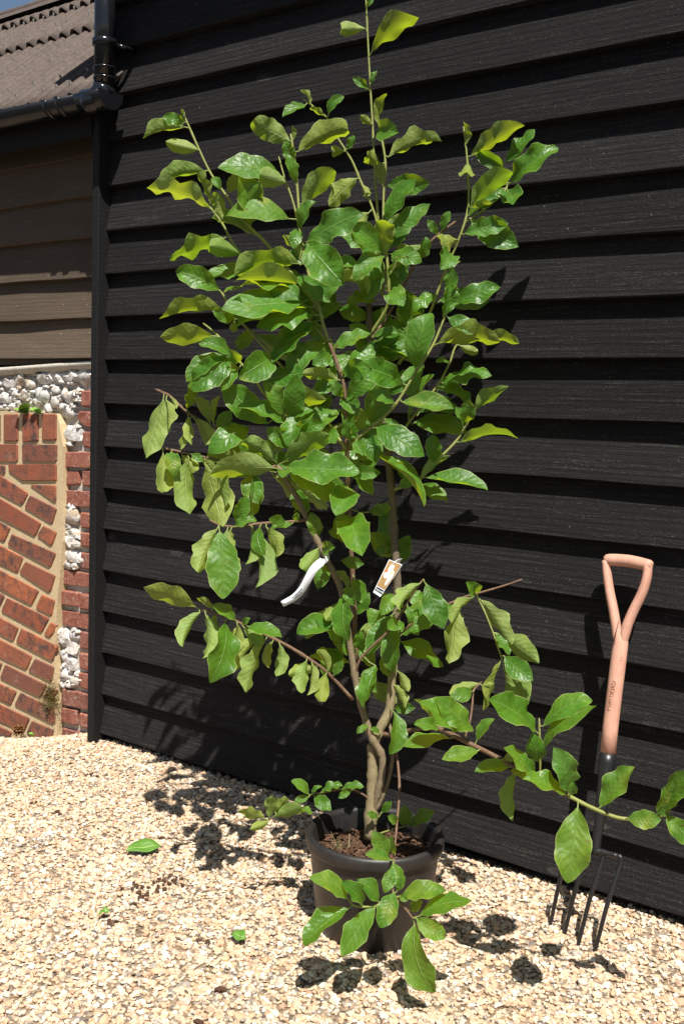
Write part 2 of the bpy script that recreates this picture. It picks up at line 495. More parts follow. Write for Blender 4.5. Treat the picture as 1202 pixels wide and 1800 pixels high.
# rubble core of lime mortar, from the ground to the sloping ledge
zt = wpx(80, 650)[2]
lv, lf = [], []
nx, nz = 80, 60
for j in range(nz + 1):
    for i in range(nx + 1):
        x = XL + (-.034 - XL) * i / nx; z = -.3 + (zt + .3) * j / nz
        d = noise.noise((x * 14, z * 14, 0)) * .006 + noise.noise((x * 40, z * 40, 3)) * .004
        lv.append((x, YW + .013 - d * 1.5, z))
for j in range(nz):
    for i in range(nx):
        a = j * (nx + 1) + i; lf.append((a, a + 1, a + nx + 2, a + nx + 1))
flint_wall = mesh_obj('flint_wall', lv, lf, M_LIME, outb, smooth=True)
MB().box((XL, YW + .03, -.3), (-.036, 2.8, 2.3)).build('outbuilding_body', M_DARK, outb)
# mortar ledge
mb = MB()
a = wpx(0, 646, YW - .02); b = wpx(162, 634, YW - .02)
def ledge(x): return a[2] + (b[2] - a[2]) * (x - a[0]) / (b[0] - a[0])
vs = []
NLX = 30
for i in range(NLX + 1):
    x = XL + (-.035 - XL) * i / NLX
    w = .004 * noise.noise((x * 20, 0, 0))
    zt_ = ledge(x)
    lo = .030 + .012 * noise.noise((x * 9, 3, 0))
    vs += [(x, YW + .05, zt_ + .006), (x, YW - .018 + w, zt_), (x, YW - .02 + w, zt_ - .012), (x, YW - .002, zt_ - lo), (x, YW + .03, zt_ - lo)]
fs = []
for i in range(NLX):
    for j in range(4):
        q = i * 5 + j; fs.append((q, q + 5, q + 6, q + 1))
mesh_obj('mortar_ledge', vs, fs, M_LIME, outb, smooth=True)

def prism(poly, yb, yf, mat, parent, name, inset=.0035, rnd=0.003, rg=random):
    """polygon on the wall plane (x,z list) pushed out from yb to yf with a worn, chamfered face"""
    n = len(poly)
    P = [np.array(p) for p in poly]
    area = sum(P[i][0] * P[(i + 1) % n][1] - P[(i + 1) % n][0] * P[i][1] for i in range(n))
    if area < 0: P.reverse()
    Q = []
    for i in range(n):                        # clip every corner
        p, c, m = P[i - 1], P[i], P[(i + 1) % n]
        d1 = p - c; d2 = m - c
        k = min(.007, .25 * np.linalg.norm(d1), .25 * np.linalg.norm(d2))
        Q.append(c + d1 / np.linalg.norm(d1) * k * rg.uniform(.4, 1.1)); Q.append(c + d2 / np.linalg.norm(d2) * k * rg.uniform(.4, 1.1))
    m = len(Q); cen = sum(Q) / m
    v = [];
    for q in Q: v.append((q[0], yb, q[1]))
    for q in Q: v.append((q[0], yf + inset, q[1]))
    tlt = rg.uniform(-.02, .02)
    for q in Q:
        d = cen - q; L = np.linalg.norm(d); r = q + d / L * inset * 1.2
        v.append((r[0], yf + tlt * (r[1] - cen[1]) + rg.uniform(-.0006, .0006), r[1]))
    f = []
    for i in range(m):
        j = (i + 1) % m
        f += [(i, j, m + j, m + i), (m + i, m + j, 2 * m + j, 2 * m + i)]
    f.append(tuple(range(2 * m, 3 * m)))
    return mesh_obj(name, v, f, mat, parent)

# brick panel standing a little proud of the flint wall
PY = YW - .022
panel = empty('brick_panel', (0, 0, 0)); panel.parent = outb; panel.location = -root_loc(outb)
pp = [(-260, 700), (100, 727), (105, 745), (111, 785), (110, 850), (111, 950), (107, 1000), (101, 1060), (97, 1130), (98, 1200), (100, 1275), (100, 1330), (-260, 1330)]
pw = [wpx(x, y, PY) for x, y in pp]
pw[0] = np.array([XL, PY, pw[1][2]]); pw[-1] = np.array([XL, PY, -.35]); pw[-2] = np.array([pw[-2][0], PY, -.35])
n = len(pw)
mesh_obj('mortar_bed', [(p[0], PY, p[2]) for p in pw] + [(p[0], YW + .02, p[2]) for p in pw],
         [tuple(reversed(range(n)))] + [(i, (i + 1) % n, n + (i + 1) % n, n + i) for i in range(n)], M_MORTAR, panel)
def A_(q): return [(x / 5.0, 600 + y / 5.0) for x, y in q]
def B_(q): return [(x / 4.867, 940 + y / 4.867) for x, y in q]
def rect(x0, y0, x1, y1): return [(x0, y0), (x1, y0), (x1, y1), (x0, y1)]
BR = [A_(rect(-90, 645, 10, 880)), A_(rect(42, 640, 168, 878)), A_(rect(207, 640, 345, 882)), A_(rect(378, 638, 503, 870)),
      A_(rect(-160, 905, 165, 1055)), A_(rect(203, 908, 508, 1055)), A_([(80, 1082), (505, 1080), (505, 1225), (200, 1225), (85, 1140)]),
      A_([(-90, 1085), (55, 1090), (52, 1168), (-90, 1085.1 + 2)]), A_([(275, 1260), (500, 1265), (500, 1415)]),
      A_([(-90, 1115), (258, 1335), (205, 1440), (-90, 1285)]), A_([(272, 1352), (508, 1470), (468, 1605), (222, 1460)]),
      A_([(-60, 1340), (370, 1600), (320, 1712), (-60, 1515)]), A_([(388, 1618), (508, 1680), (462, 1800), (333, 1705)]),
      A_([(-120, 1510), (100, 1640), (48, 1762), (-120, 1680)]),
      B_([(108, -8), (488, 160), (440, 280), (73, 82)]), B_([(-70, 45), (207, 195), (160, 327), (-70, 215)]),
      B_([(225, 228), (482, 350), (440, 494), (173, 322)]), B_([(-60, 265), (342, 480), (280, 602), (-60, 425)]),
      B_([(365, 508), (478, 560), (450, 697), (313, 622)]), B_([(-120, 435), (50, 520), (10, 612), (-120, 545)]),
      B_([(68, 538), (430, 715), (365, 838), (18, 652)]), B_([(442, 743), (485, 768), (470, 835), (432, 882), (384, 852)]),
      B_([(-70, 665), (167, 795), (125, 907), (-70, 810)]), B_([(190, 798), (492, 950), (465, 1082), (145, 917)]),
      B_([(-60, 860), (282, 1040), (240, 1152), (-60, 1015)]), B_([(307, 1058), (472, 1130), (450, 1258), (250, 1162)]),
      B_([(-120, 1030), (27, 1100), (0, 1182), (-120, 1125)]), B_([(52, 1108), (412, 1290), (355, 1392), (8, 1222)]),
      B_([(424, 1300), (487, 1330), (467, 1425), (370, 1398)]), B_([(-70, 1235), (152, 1340), (100, 1457), (-70, 1370)]),
      B_([(182, 1348), (472, 1490), (478, 1622), (133, 1452)]), B_([(-70, 1415), (264, 1570), (215, 1682), (-70, 1560)]),
      B_([(282, 1588), (470, 1670), (440, 1760), (236, 1692)]), B_([(-70, 1605), (112, 1685), (70, 1790), (-70, 1730)])]
rb = random.Random(8)
for q in BR:
    prism([(wpx(x, y, PY)[0], wpx(x, y, PY)[2]) for x, y in q], PY + .01, PY - .006, M_BRICK, panel, 'brick', rg=rb)
# plain courses where the panel runs on past the picture's edge
x_edge = wpx(-20, 1000, PY)[0] - .02
zc = -.2
row = 0
while zc < pw[1][2] - .08:
    x1 = x_edge - .004 - (.06 if row % 2 else 0)
    while x1 - .215 > -1.7:
        prism([(x1 - .215, zc), (x1, zc), (x1, zc + .065), (x1 - .215, zc + .065)], PY + .01, PY - .006, M_BRICK, panel, 'brick', rg=rb)
        x1 -= .225
    zc += .075; row += 1
QB = [A_([(712, 435), (812, 430), (812, 575), (715, 575)]), A_([(690, 615), (812, 615), (812, 768), (740, 750), (680, 680)]), A_([(720, 790), (812, 785), (812, 938), (730, 930)]),
      A_([(565, 970), (812, 975), (812, 1118), (565, 1105)]), A_([(555, 1140), (695, 1140), (700, 1265), (565, 1265)]), A_([(725, 1130), (812, 1135), (812, 1282), (722, 1270)]),
      A_([(562, 1305), (812, 1320), (812, 1462), (565, 1445)]), A_([(712, 1500), (812, 1512), (812, 1648), (715, 1640)]), A_([(712, 1675), (812, 1688), (812, 1815), (712, 1800)]),
      B_([(690, 150), (785, 162), (785, 303), (690, 290)]), B_([(527, 290), (785, 337), (785, 453), (527, 420)]), B_([(527, 470), (675, 495), (672, 615), (530, 595)]),
      B_([(690, 500), (785, 518), (785, 648), (685, 635)]), B_([(527, 645), (785, 683), (785, 818), (527, 770)]), B_([(680, 820), (785, 842), (785, 993), (675, 970)]),
      B_([(680, 1005), (785, 1022), (785, 1168), (685, 1140)]), B_([(665, 1175), (785, 1192), (785, 1335), (690, 1310)]), B_([(535, 1310), (785, 1373), (785, 1505), (530, 1450)]),
      B_([(527, 1475), (668, 1500), (665, 1630), (530, 1600)]), B_([(685, 1520), (785, 1543), (785, 1670), (685, 1640)]), B_([(535, 1650), (785, 1720), (785, 1800), (530, 1750)])]
for q in QB:
    pl = [(wpx(x, y)[0], wpx(x, y)[2]) for x, y in q]
    pl = [(min(x, -.034), z) for x, z in pl]
    prism(pl, YW + .02, YW - .004 + rb.uniform(-.004, .004), M_OLDBRICK, flint_wall, 'brick', .006, rg=rb)
FL = [(A_, s) for s in [(80, 370, 48, 55), (170, 340, 45, 60), (260, 370, 52, 55), (375, 330, 55, 50), (455, 300, 28, 42), (520, 315, 35, 52), (620, 310, 62, 50), (735, 310, 66, 62),
      (-20, 380, 48, 50), (-90, 420, 60, 60), (60, 500, 62, 50), (140, 470, 38, 42), (235, 470, 52, 48), (375, 470, 62, 62), (490, 525, 42, 52), (600, 480, 62, 58), (612, 620, 56, 52),
      (640, 820, 86, 76), (688, 440, 26, 30), (-30, 500, 45, 55), (20, 595, 50, 34), (130, 570, 44, 40), (480, 430, 44, 36), (555, 575, 34, 34), (690, 500, 24, 38), (300, 545, 40, 42),
      (430, 590, 40, 34), (630, 1530, 66, 72), (620, 1700, 62, 62), (590, 1630, 36, 36), (660, 1775, 46, 40)]]
FL += [(B_, s) for s in [(590, 60, 52, 60), (620, 190, 68, 70), (600, 262, 60, 36), (556, 880, 50, 72), (620, 960, 50, 82), (560, 1045, 46, 52), (612, 1110, 50, 62), (636, 870, 40, 52),
      (556, 1200, 52, 52), (636, 1245, 46, 52), (520, 1270, 30, 40), (590, 1285, 42, 28), (545, 150, 32, 50)]]
SV, SF = ico2(2)
rc = random.Random(21)
for fn, (cx, cy, rx, ry) in list(FL):
    for k in range(2):
        a_ = rc.uniform(0, 6.28); FL.append((fn, (cx + rx * 1.15 * math.cos(a_), min(cy + ry * 1.15 * math.sin(a_), 1800), rx * rc.uniform(.25, .45), ry * rc.uniform(.22, .4))))
for fn, (cx, cy, rx, ry) in FL:
    (px, py), (qx, qy) = fn([(cx, cy), (cx + rx, cy + ry)])
    c = wpx(px, py); e = wpx(qx, py); g = wpx(px, qy)
    ax = abs(e[0] - c[0]); az = abs(g[2] - c[2]); sdv = rb.uniform(0, 99)
    vv = []
    for p in SV:
        k = 1 + .5 * noise.noise((p[0] * 1.3 + sdv, p[1] * 1.3, p[2] * 1.3)) + .34 * noise.noise((p[0] * 2.8 + sdv, p[1] * 2.8, p[2] * 2.8))
        vv.append((min(c[0] + p[0] * ax * k * 1.15, -.035), YW + .010 + p[1] * .021 * k, c[2] + p[2] * az * k * 1.2))
    mesh_obj('flint', vv, SF, M_FLINT, flint_wall, smooth=rb.random() < .35)

# weathered boards above the ledge, sill under them
def zpx(px, py, Y=YW): return aty(px, py, Y)[2]
zs = [zpx(80, 628, YW - .02), zpx(80, 584, YW - .03)]
ob_expo = zpx(80, 510) - zpx(80, 584)
MB().box((XL, YW - .002, zpx(80, 641)), (-.036, YW + .06, zpx(80, 629))).build('sill_batten', M_OLDB, outb)
zb0 = zpx(80, 629, YW - .018)
for k in range(6):
    weatherboard(k, XL, -.036, YW - .028, outb, M_OLDB, zb0, zpx(80, 589, YW - .02) - zb0 if k == -1 else .145, .024, seed=7, nx=10)

# corrugated roof: three overlapping tiers, then the ridge
YE = -.065                                     # eaves line
ez = aty(60, 192, YE)[2]
PIT = R(40)
EV = np.array([0, YE, ez])
def onroof(px, py):
    d = ray(px, py); nrm = np.array([0, -math.sin(PIT), math.cos(PIT)])
    return CAM + d * ((EV - CAM) @ nrm) / (d @ nrm)
def sl(px, py):
    p = onroof(px, py); return (p[1] - YE) / math.cos(PIT)
s1, s2, s3 = sl(80, 84), sl(80, 40), sl(80, 23)
roof = empty('roof', (0, 0, 0)); roof.parent = outb; roof.location = -root_loc(outb)
PER = .076
def sheet(sa, sb, x0, x1, lift, name):
    n = int((x1 - x0) / PER * 10); v, f = [], []
    rows = 7
    for j in range(rows + 1):
        s = sa + (sb - sa) * j / rows
        for i in range(n + 1):
            x = x0 + (x1 - x0) * i / n
            h = .016 * math.cos(2 * math.pi * x / PER) + lift * (1 - j / rows) + .002 * math.sin(5 * x + s * 9)
            e = .004 * noise.noise((x * 12, sa, 0)) if j == 0 else 0
            ss = s + e
            v.append((x, YE + ss * math.cos(PIT) - h * math.sin(PIT), ez + ss * math.sin(PIT) + h * math.cos(PIT)))
    for j in range(rows):
        for i in range(n):
            a = j * (n + 1) + i; f.append((a, a + 1, a + n + 2, a + n + 1))
    o = mesh_obj(name, v, f, M_ROOF, roof, smooth=True)
    so = o.modifiers.new('thickness', 'SOLIDIFY'); so.thickness = .006; so.offset = 1
    return o
XR = .06
for (sa, sb, lift) in ((-.02, s1 + .08, .008), (s1, s2 + .1, .016), (s2, s3 + .02, .024)):
    for k, (xa, xb) in enumerate(((-2.66, -1.748), (-1.748 - PER, -.836), (-.836 - PER, 0.0 + XR))):
        sheet(sa, sb, xa, xb, lift + .003 * k, 'corrugated_sheet')
mb = MB()
p0 = np.array([XL - .2, YE + s3 * math.cos(PIT), ez + s3 * math.sin(PIT) + .045])
for xa, xb in ((-2.7, -1.65), (-1.66, -.75), (-.76, XR)):
    mb = MB(); pts = [(xa + (xb - xa) * i / 8, p0[1], p0[2] + .004 * noise.noise((i * 3.1, xa, 0))) for i in range(9)]
    mb.tube(pts, .03, 10); mb.build('ridge_cap', M_ROOF, roof, True)
    mb = MB(); mb.add([(xa, p0[1] - .11, p0[2] - .065), (xb, p0[1] - .11, p0[2] - .065), (xb, p0[1], p0[2] + .02), (xa, p0[1], p0[2] + .02)], [(0, 1, 2, 3)]); mb.build('ridge_flashing', M_ROOF, roof)
M_ZINC = simple('galvanised_cap', (.30, .28, .26), .6, .4, .1)
mb = MB()
for s in (.07, .17, .42, s1 + .06, s1 + .2, s2 - .06, s2 + .05):
    for k in range(-34, 1):
        if k % 2 == 0 or random.random() < .25:
            x = k * PER
            if x > XR - .02 or x < -2.6: continue
            y = YE + s * math.cos(PIT) - .035 * math.sin(PIT); z = ez + s * math.sin(PIT) + .022 * math.cos(PIT) + .012
            mb.tube([(x, y, z - .004), (x, y - .004, z + .006)], .0042, 6)
tag(mb.build('roof_screw', M_ZINC, roof), kind='stuff')
# dark soffit so that the eaves are closed
MB().add([(XL, YE + .03, ez - .03), (-.036, YE + .03, ez - .03), (-.036, YW + .05, ez + .02), (XL, YW + .05, ez + .02)], [(0, 1, 2, 3)]).build('soffit', M_DARK, outb)
MB().box((XL, YE + .028, ez - .12), (-.036, YE + .05, ez - .015)).build('fascia_board', M_DARK, outb)

# ------------------------------------------------------------------ gutter and downpipe
gl = aty(0, 212, YE - .02); gr = aty(160, 180, YE - .02)
gutter = empty('roof_gutter', (gl[0], YE - .02, gl[2]), 'black half round gutter under the corrugated eaves', 'gutter')
def half_round(x0, z0, x1, z1, r, yc, th=.003, n=14):
    v, f = [], []
    for x, z in ((x0, z0), (x1, z1)):
        for rr in (r, r - th):
            for k in range(n + 1):
                a = math.pi + math.pi * k / n
                v.append((x, yc + rr * math.cos(a), z + rr * math.sin(a)))
    m = n + 1
    for k in range(n):
        f += [(k, k + 1, 2 * m + k + 1, 2 * m + k), (m + k, 3 * m + k, 3 * m + k + 1, m + k + 1)]
        f += [(k, m + k, m + k + 1, k + 1), (2 * m + k, 2 * m + k + 1, 3 * m + k + 1, 3 * m + k)]
    f += [(0, 2 * m, 3 * m, m), (n, m + n, 3 * m + n, 2 * m + n)]
    return v, f
slope_g = (gr[2] - gl[2]) / (gr[0] - gl[0])
GR = .050; gyc = YE - .02
xg1 = aty(152, 190, gyc)[0]
gzf = lambda x: gl[2] + slope_g * (x - gl[0]) + .018
v, f = half_round(XL, gzf(XL), xg1, gzf(xg1), GR, gyc)
g = mesh_obj('gutter_channel', v, f, M_PLASTIC, gutter, smooth=True)
def smooth_by_angle(o):
    for p in o.data.polygons: p.use_smooth = True
for px_ in (100, 122):
    xx = aty(px_, 195, gyc)[0]
    v, f = half_round(xx - .011, gzf(xx), xx + .011, gzf(xx), GR + .006, gyc, .008)
    mesh_obj('gutter_bracket', v, f, M_PLASTIC, gutter, smooth=True)
# downpipe: straight down past the shed corner, elbow turned into the gutter
pyc = -.085
pt = aty(190, 0, pyc); pb = aty(184, 140, pyc)
dp = empty('downpipe', (pb[0], pyc, pb[2]), 'black plastic downpipe at the shed corner turning into the gutter', 'downpipe')
PR = .034
px0 = pb[0]
zel = aty(184, 160, pyc)[2]
MB().tube([(px0, pyc, zel), (px0, pyc, SHED_H - .03)], PR, 20).build('pipe', M_PLASTIC, dp, True)
def ring(z, r, h, name):
    MB().lathe([(PR, -h), (r, -h * .8), (r, h * .8), (PR, h)], (px0, pyc, z), 22).build(name, M_PLASTIC, dp, True)
ring(aty(186, 75, pyc)[2], PR + .007, .012, 'bracket_ring')
ring(aty(185, 120, pyc)[2], PR + .003, .004, 'collar')
ring(aty(184, 138, pyc)[2], PR + .003, .004, 'collar')
zr = aty(186, 75, pyc)[2]
MB().tube([(px0 + .01, pyc + PR, zr), (px0 + .03, -.03, zr - .003), (px0 + .035, .012, zr - .006)], [(.012, .009), (.010, .007), (.014, .010)], 8).build('bracket_arm', M_PLASTIC, dp, True)
el = []
xe = px0; ze = zel
for k in range(9):
    a = k / 8 * math.pi / 2
    el.append((xe - .045 * (1 - math.cos(a)), pyc - .02 * k / 8, ze - .045 * math.sin(a) + .01))
el.append((xe - .085, gyc - .005, gzf(xe - .08) - .012)); el = el[:8] + el[-1:]
MB().tube(el, [PR + .004] * 3 + [PR + .006] * 5 + [PR + .004], 20).build('elbow', M_PLASTIC, dp, True)
v, f = half_round(px0 - .095, gzf(px0), px0 + .03, gzf(px0), GR + .004, gyc, .004)
mesh_obj('gutter_outlet', v, f, M_PLASTIC, dp, smooth=True)
mb = MB(); mb.lathe([(0, -.003), (GR + .004, -.003), (GR + .004, .003), (0, .003)], (0, 0, 0), 20)
cap = [(px0 + .03 + z, gyc + x, gzf(px0) + min(y, .004)) for x, y, z in mb.v]
mesh_obj('end_cap', cap, mb.f, M_PLASTIC, dp)

# ------------------------------------------------------------------ pot and soil
def pot_mat():
    t = NT('dusty_black_plastic'); p = t.wpos()
    n = t.noise(p, 9, 5, .65); n2 = t.noise(t.wpos((40, 40, 6)), 3, 4, .6)
    c = t.mix(t.ramp(n, [(.3, 0), (.75, 1)]), (.008, .0078, .0082), (.024, .0195, .017))
    c = t.mix(t.math('MULTIPLY', t.ramp(n2, [(.5, 0), (.8, 1)]), .35), c, (.055, .046, .038))
    t.set(c, t.math('ADD', .36, t.math('MULTIPLY', n, .25)), .5); t.bump(t.noise(p, 400, 3), .12, .001); return t.m
M_POT = pot_mat()
PRT, PHT = .1665, .233
pz = gz(*POT) - .012
pot = empty('plant_pot', (POT[0], POT[1], pz), 'round black plastic plant pot holding the leafy tree', 'plant pot')
h = PHT - pz
MB().lathe([(0.0, .0), (POT_RB - .006, .0), (POT_RB, .006), (.1555, h - .034)], (POT[0], POT[1], pz), 64).build('pot_wall', M_POT, pot, True)
MB().lathe([(.1555, h - .036), (.1635, h - .032), (PRT, h - .026), (PRT, h - .008), (PRT - .003, h - .002), (PRT - .009, h), (PRT - .016, h - .003), (PRT - .019, h - .012), (.145, h - .10)],
           (POT[0], POT[1], pz), 64).build('pot_rim', M_POT, pot, True)
def soil_mat():
    t = NT('bark_compost'); p = t.wpos(); n = t.noise(p, 90, 5, .7)
    c = t.ramp(n, [(.3, (.025, .013, .008)), (.5, (.10, .052, .030)), (.62, (.19, .105, .062)), (.75, (.27, .17, .11))])
    t.set(c, .9, .2); t.bump(t.noise(p, 220, 5, .7), 1, .008); return t.m
M_SOIL = soil_mat()
ZSOIL = PHT - .058
sv, sf = [(POT[0], POT[1], ZSOIL + .012)], []
NR, NA = 9, 40
for i in range(1, NR + 1):
    for k in range(NA):
        a = 2 * math.pi * k / NA; r = .1455 * i / NR
        x, y = POT[0] + r * math.cos(a), POT[1] + r * math.sin(a)
        sv.append((x, y, ZSOIL + .012 * (1 - i / NR) + .011 * noise.noise((x * 45, y * 45, 0)) + .006 * noise.noise((x * 130, y * 130, 5))))
for k in range(NA): sf.append((0, 1 + k, 1 + (k + 1) % NA))
for i in range(NR - 1):
    for k in range(NA):
        a = 1 + i * NA + k; b = 1 + i * NA + (k + 1) % NA; sf.append((a, a + NA, b + NA, b))
soil = mesh_obj('potting_soil', sv, sf, M_SOIL, None, True)
tag(soil, 'reddish brown bark compost filling the black pot', 'soil', kind='stuff')
mb = MB(); rs = random.Random(4)
for k in range(650):
    a = rs.uniform(0, 6.28); r = .142 * math.sqrt(rs.random()); x, y = POT[0] + r * math.cos(a), POT[1] + r * math.sin(a)
    z = ZSOIL + .012 * (1 - r / .15) + rs.uniform(-.002, .008)
    d = Vector((rs.uniform(-1, 1), rs.uniform(-1, 1), rs.uniform(-.35, .35))).normalized() * rs.uniform(.004, .012)
    mb.tube([Vector((x, y, z)) - d, Vector((x, y, z)), Vector((x, y, z)) + d], [(.0015, .001), (.004, .0025), (.0012, .001)], 5)
tag(mb.build('bark_chips', M_SOIL, soil), kind='stuff')

# ------------------------------------------------------------------ the tree
TR = np.array([1.545, -.471, 0.0])
FH = np.array([-math.sin(YAW), math.cos(YAW), 0.0])
LEAN = .115                                   # the tree leans back against the shed
def tp(px, py, off=0.0):
    """pixel -> point in the leaning upright plane of the tree, off metres nearer to the viewer"""
    d = ray(px, py); n = FH - np.array([0, 0, LEAN])
    t = ((TR + n * .0 - CAM) @ n) / (d @ n)
    return CAM + d * t - off * d / np.linalg.norm(d)
def bark_mat(name, c0, c1, spot, sc=30, rough=.75):
    t = NT(name); p = t.wpos(); n = t.noise(p, sc, 5, .65)
    c = t.mix(n, c0, c1)
    c = t.mix(t.math('MULTIPLY', t.ramp(t.noise(p, 170, 3, .5), [(.62, 0), (.7, 1)]), .7), c, spot)
    t.set(c, rough, .3); t.bump(t.noise(t.wpos((200, 200, 60)), 1.5, 4, .7), .5, .003); return t.m
M_BARK = bark_mat('olive_grey_bark', (.16, .125, .062), (.27, .215, .12), (.36, .30, .2))
M_TWIG = bark_mat('red_brown_bark', (.095, .050, .030), (.19, .115, .07), (.34, .25, .17), 50)
M_OLD = bark_mat('grey_brown_bark', (.075, .056, .036), (.155, .118, .075), (.30, .24, .17), 45)
M_MID = bark_mat('tan_bark', (.12, .088, .05), (.21, .16, .095), (.33, .27, .19), 45)
M_SHOOT = bark_mat('green_young_bark', (.17, .21, .045), (.26, .25, .075), (.3, .3, .14), 40, .55)

def leaf_mat():
    t = NT('magnolia_leaf')
    uv = t.new('ShaderNodeUVMap').outputs[0]
    sp = t.new('ShaderNodeSeparateXYZ'); t.l.new(uv, sp.inputs[0]); s, v = sp.outputs[0], sp.outputs[1]
    m = t.math('ABSOLUTE', t.math('SUBTRACT', t.math('MULTIPLY', v, 2.0), 1.0))
    back = t.new('ShaderNodeNewGeometry').outputs['Backfacing']
    rn = t.rnd(); p = t.wpos()
    rn2 = t.math('FRACT', t.math('MULTIPLY', rn, 13.7))
    mid = t.math('SUBTRACT', 1.0, t.math('DIVIDE', m, .06), clamp=True)
    fr = t.math('FRACT', t.math('SUBTRACT', t.math('MULTIPLY', s, 8.5), t.math('MULTIPLY', m, 1.7)))
    lat = t.math('SUBTRACT', 1.0, t.math('DIVIDE', t.math('ABSOLUTE', t.math('SUBTRACT', fr, .5)), .085), clamp=True)
    vein = t.math('MAXIMUM', mid, t.math('MULTIPLY', lat, .32))
    bulge = t.math('MULTIPLY', t.math('SINE', t.math('MULTIPLY', fr, math.pi)), t.math('SUBTRACT', 1.0, t.math('POWER', m, 3.0)))
    edge = t.ramp(m, [(.93, 0), (.985, 1)])
    # upper side: fresh green, from leaf to leaf bluer or yellower
    top = t.ramp(rn, [(0, (.034, .115, .010)), (.3, (.060, .170, .012)), (.6, (.085, .205, .014)), (.85, (.060, .160, .026)), (1, (.130, .235, .018))])
    nn = t.noise(p, 25, 4, .6)
    top = t.mix(t.ramp(nn, [(.4, 0), (.75, 1)]), top, (.068, .185, .016))
    top = t.mix(t.ramp(t.noise(p, 55, 3, .6), [(.35, .55), (.6, 0)]), top, (.034, .105, .012))
    top = t.mix(t.math('MULTIPLY', vein, .75), top, (.20, .32, .075))
    und = t.ramp(rn, [(0, (.15, .235, .048)), (.4, (.20, .29, .065)), (.7, (.21, .26, .045)), (1, (.24, .33, .11))])
    und = t.mix(t.math('MULTIPLY', vein, .7), und, (.36, .40, .15))
    col = t.mix(back, top, und)
    col = t.mix(t.math('MULTIPLY', edge, .75), col, (.32, .38, .12))
    # yellowing and brown marks on some leaves
    ye = t.math('MULTIPLY', t.ramp(t.noise(p, 16, 3, .5), [(.56, 0), (.72, 1)]), t.ramp(rn2, [(.55, 0), (.85, 1)]))
    col = t.mix(t.math('MULTIPLY', ye, .6), col, (.26, .28, .03))
    br = t.math('MULTIPLY', t.ramp(t.noise(p, 60, 3, .5), [(.68, 0), (.72, 1)]), t.ramp(rn2, [(.6, 0), (.75, 1)]))
    col = t.mix(t.math('MULTIPLY', br, .8), col, (.11, .05, .015))
    rough = t.math('ADD', t.math('MULTIPLY', back, .2), t.math('ADD', .34, t.math('MULTIPLY', rn2, .16)))
    t.set(col, rough, .36)
    h = t.math('ADD', t.math('MULTIPLY', bulge, -.2), t.math('MULTIPLY', t.noise(p, 60, 3, .5), 1.1))
    h = t.math('ADD', h, t.math('MULTIPLY', mid, .5))
    t.bump(h, .6, .005)
    tr = t.new('ShaderNodeBsdfTranslucent')
    tc = t.mix(t.math('MULTIPLY', vein, .3), t.mix(rn, (.36, .58, .014), (.55, .64, .018)), (.35, .5, .08))
    t.l.new(tc, tr.inputs['Color'])
    mx = t.new('ShaderNodeMixShader'); mx.inputs[0].default_value = .36
    t.l.new(t.bsdf.outputs[0], mx.inputs[1]); t.l.new(tr.outputs[0], mx.inputs[2]); t.l.new(mx.outputs[0], t.out.inputs[0])
    return t.m
M_LEAF = leaf_mat()

tree = empty('magnolia_tree', (TR[0], TR[1], ZSOIL), 'tall leafy green magnolia tree growing in the black pot', 'tree')
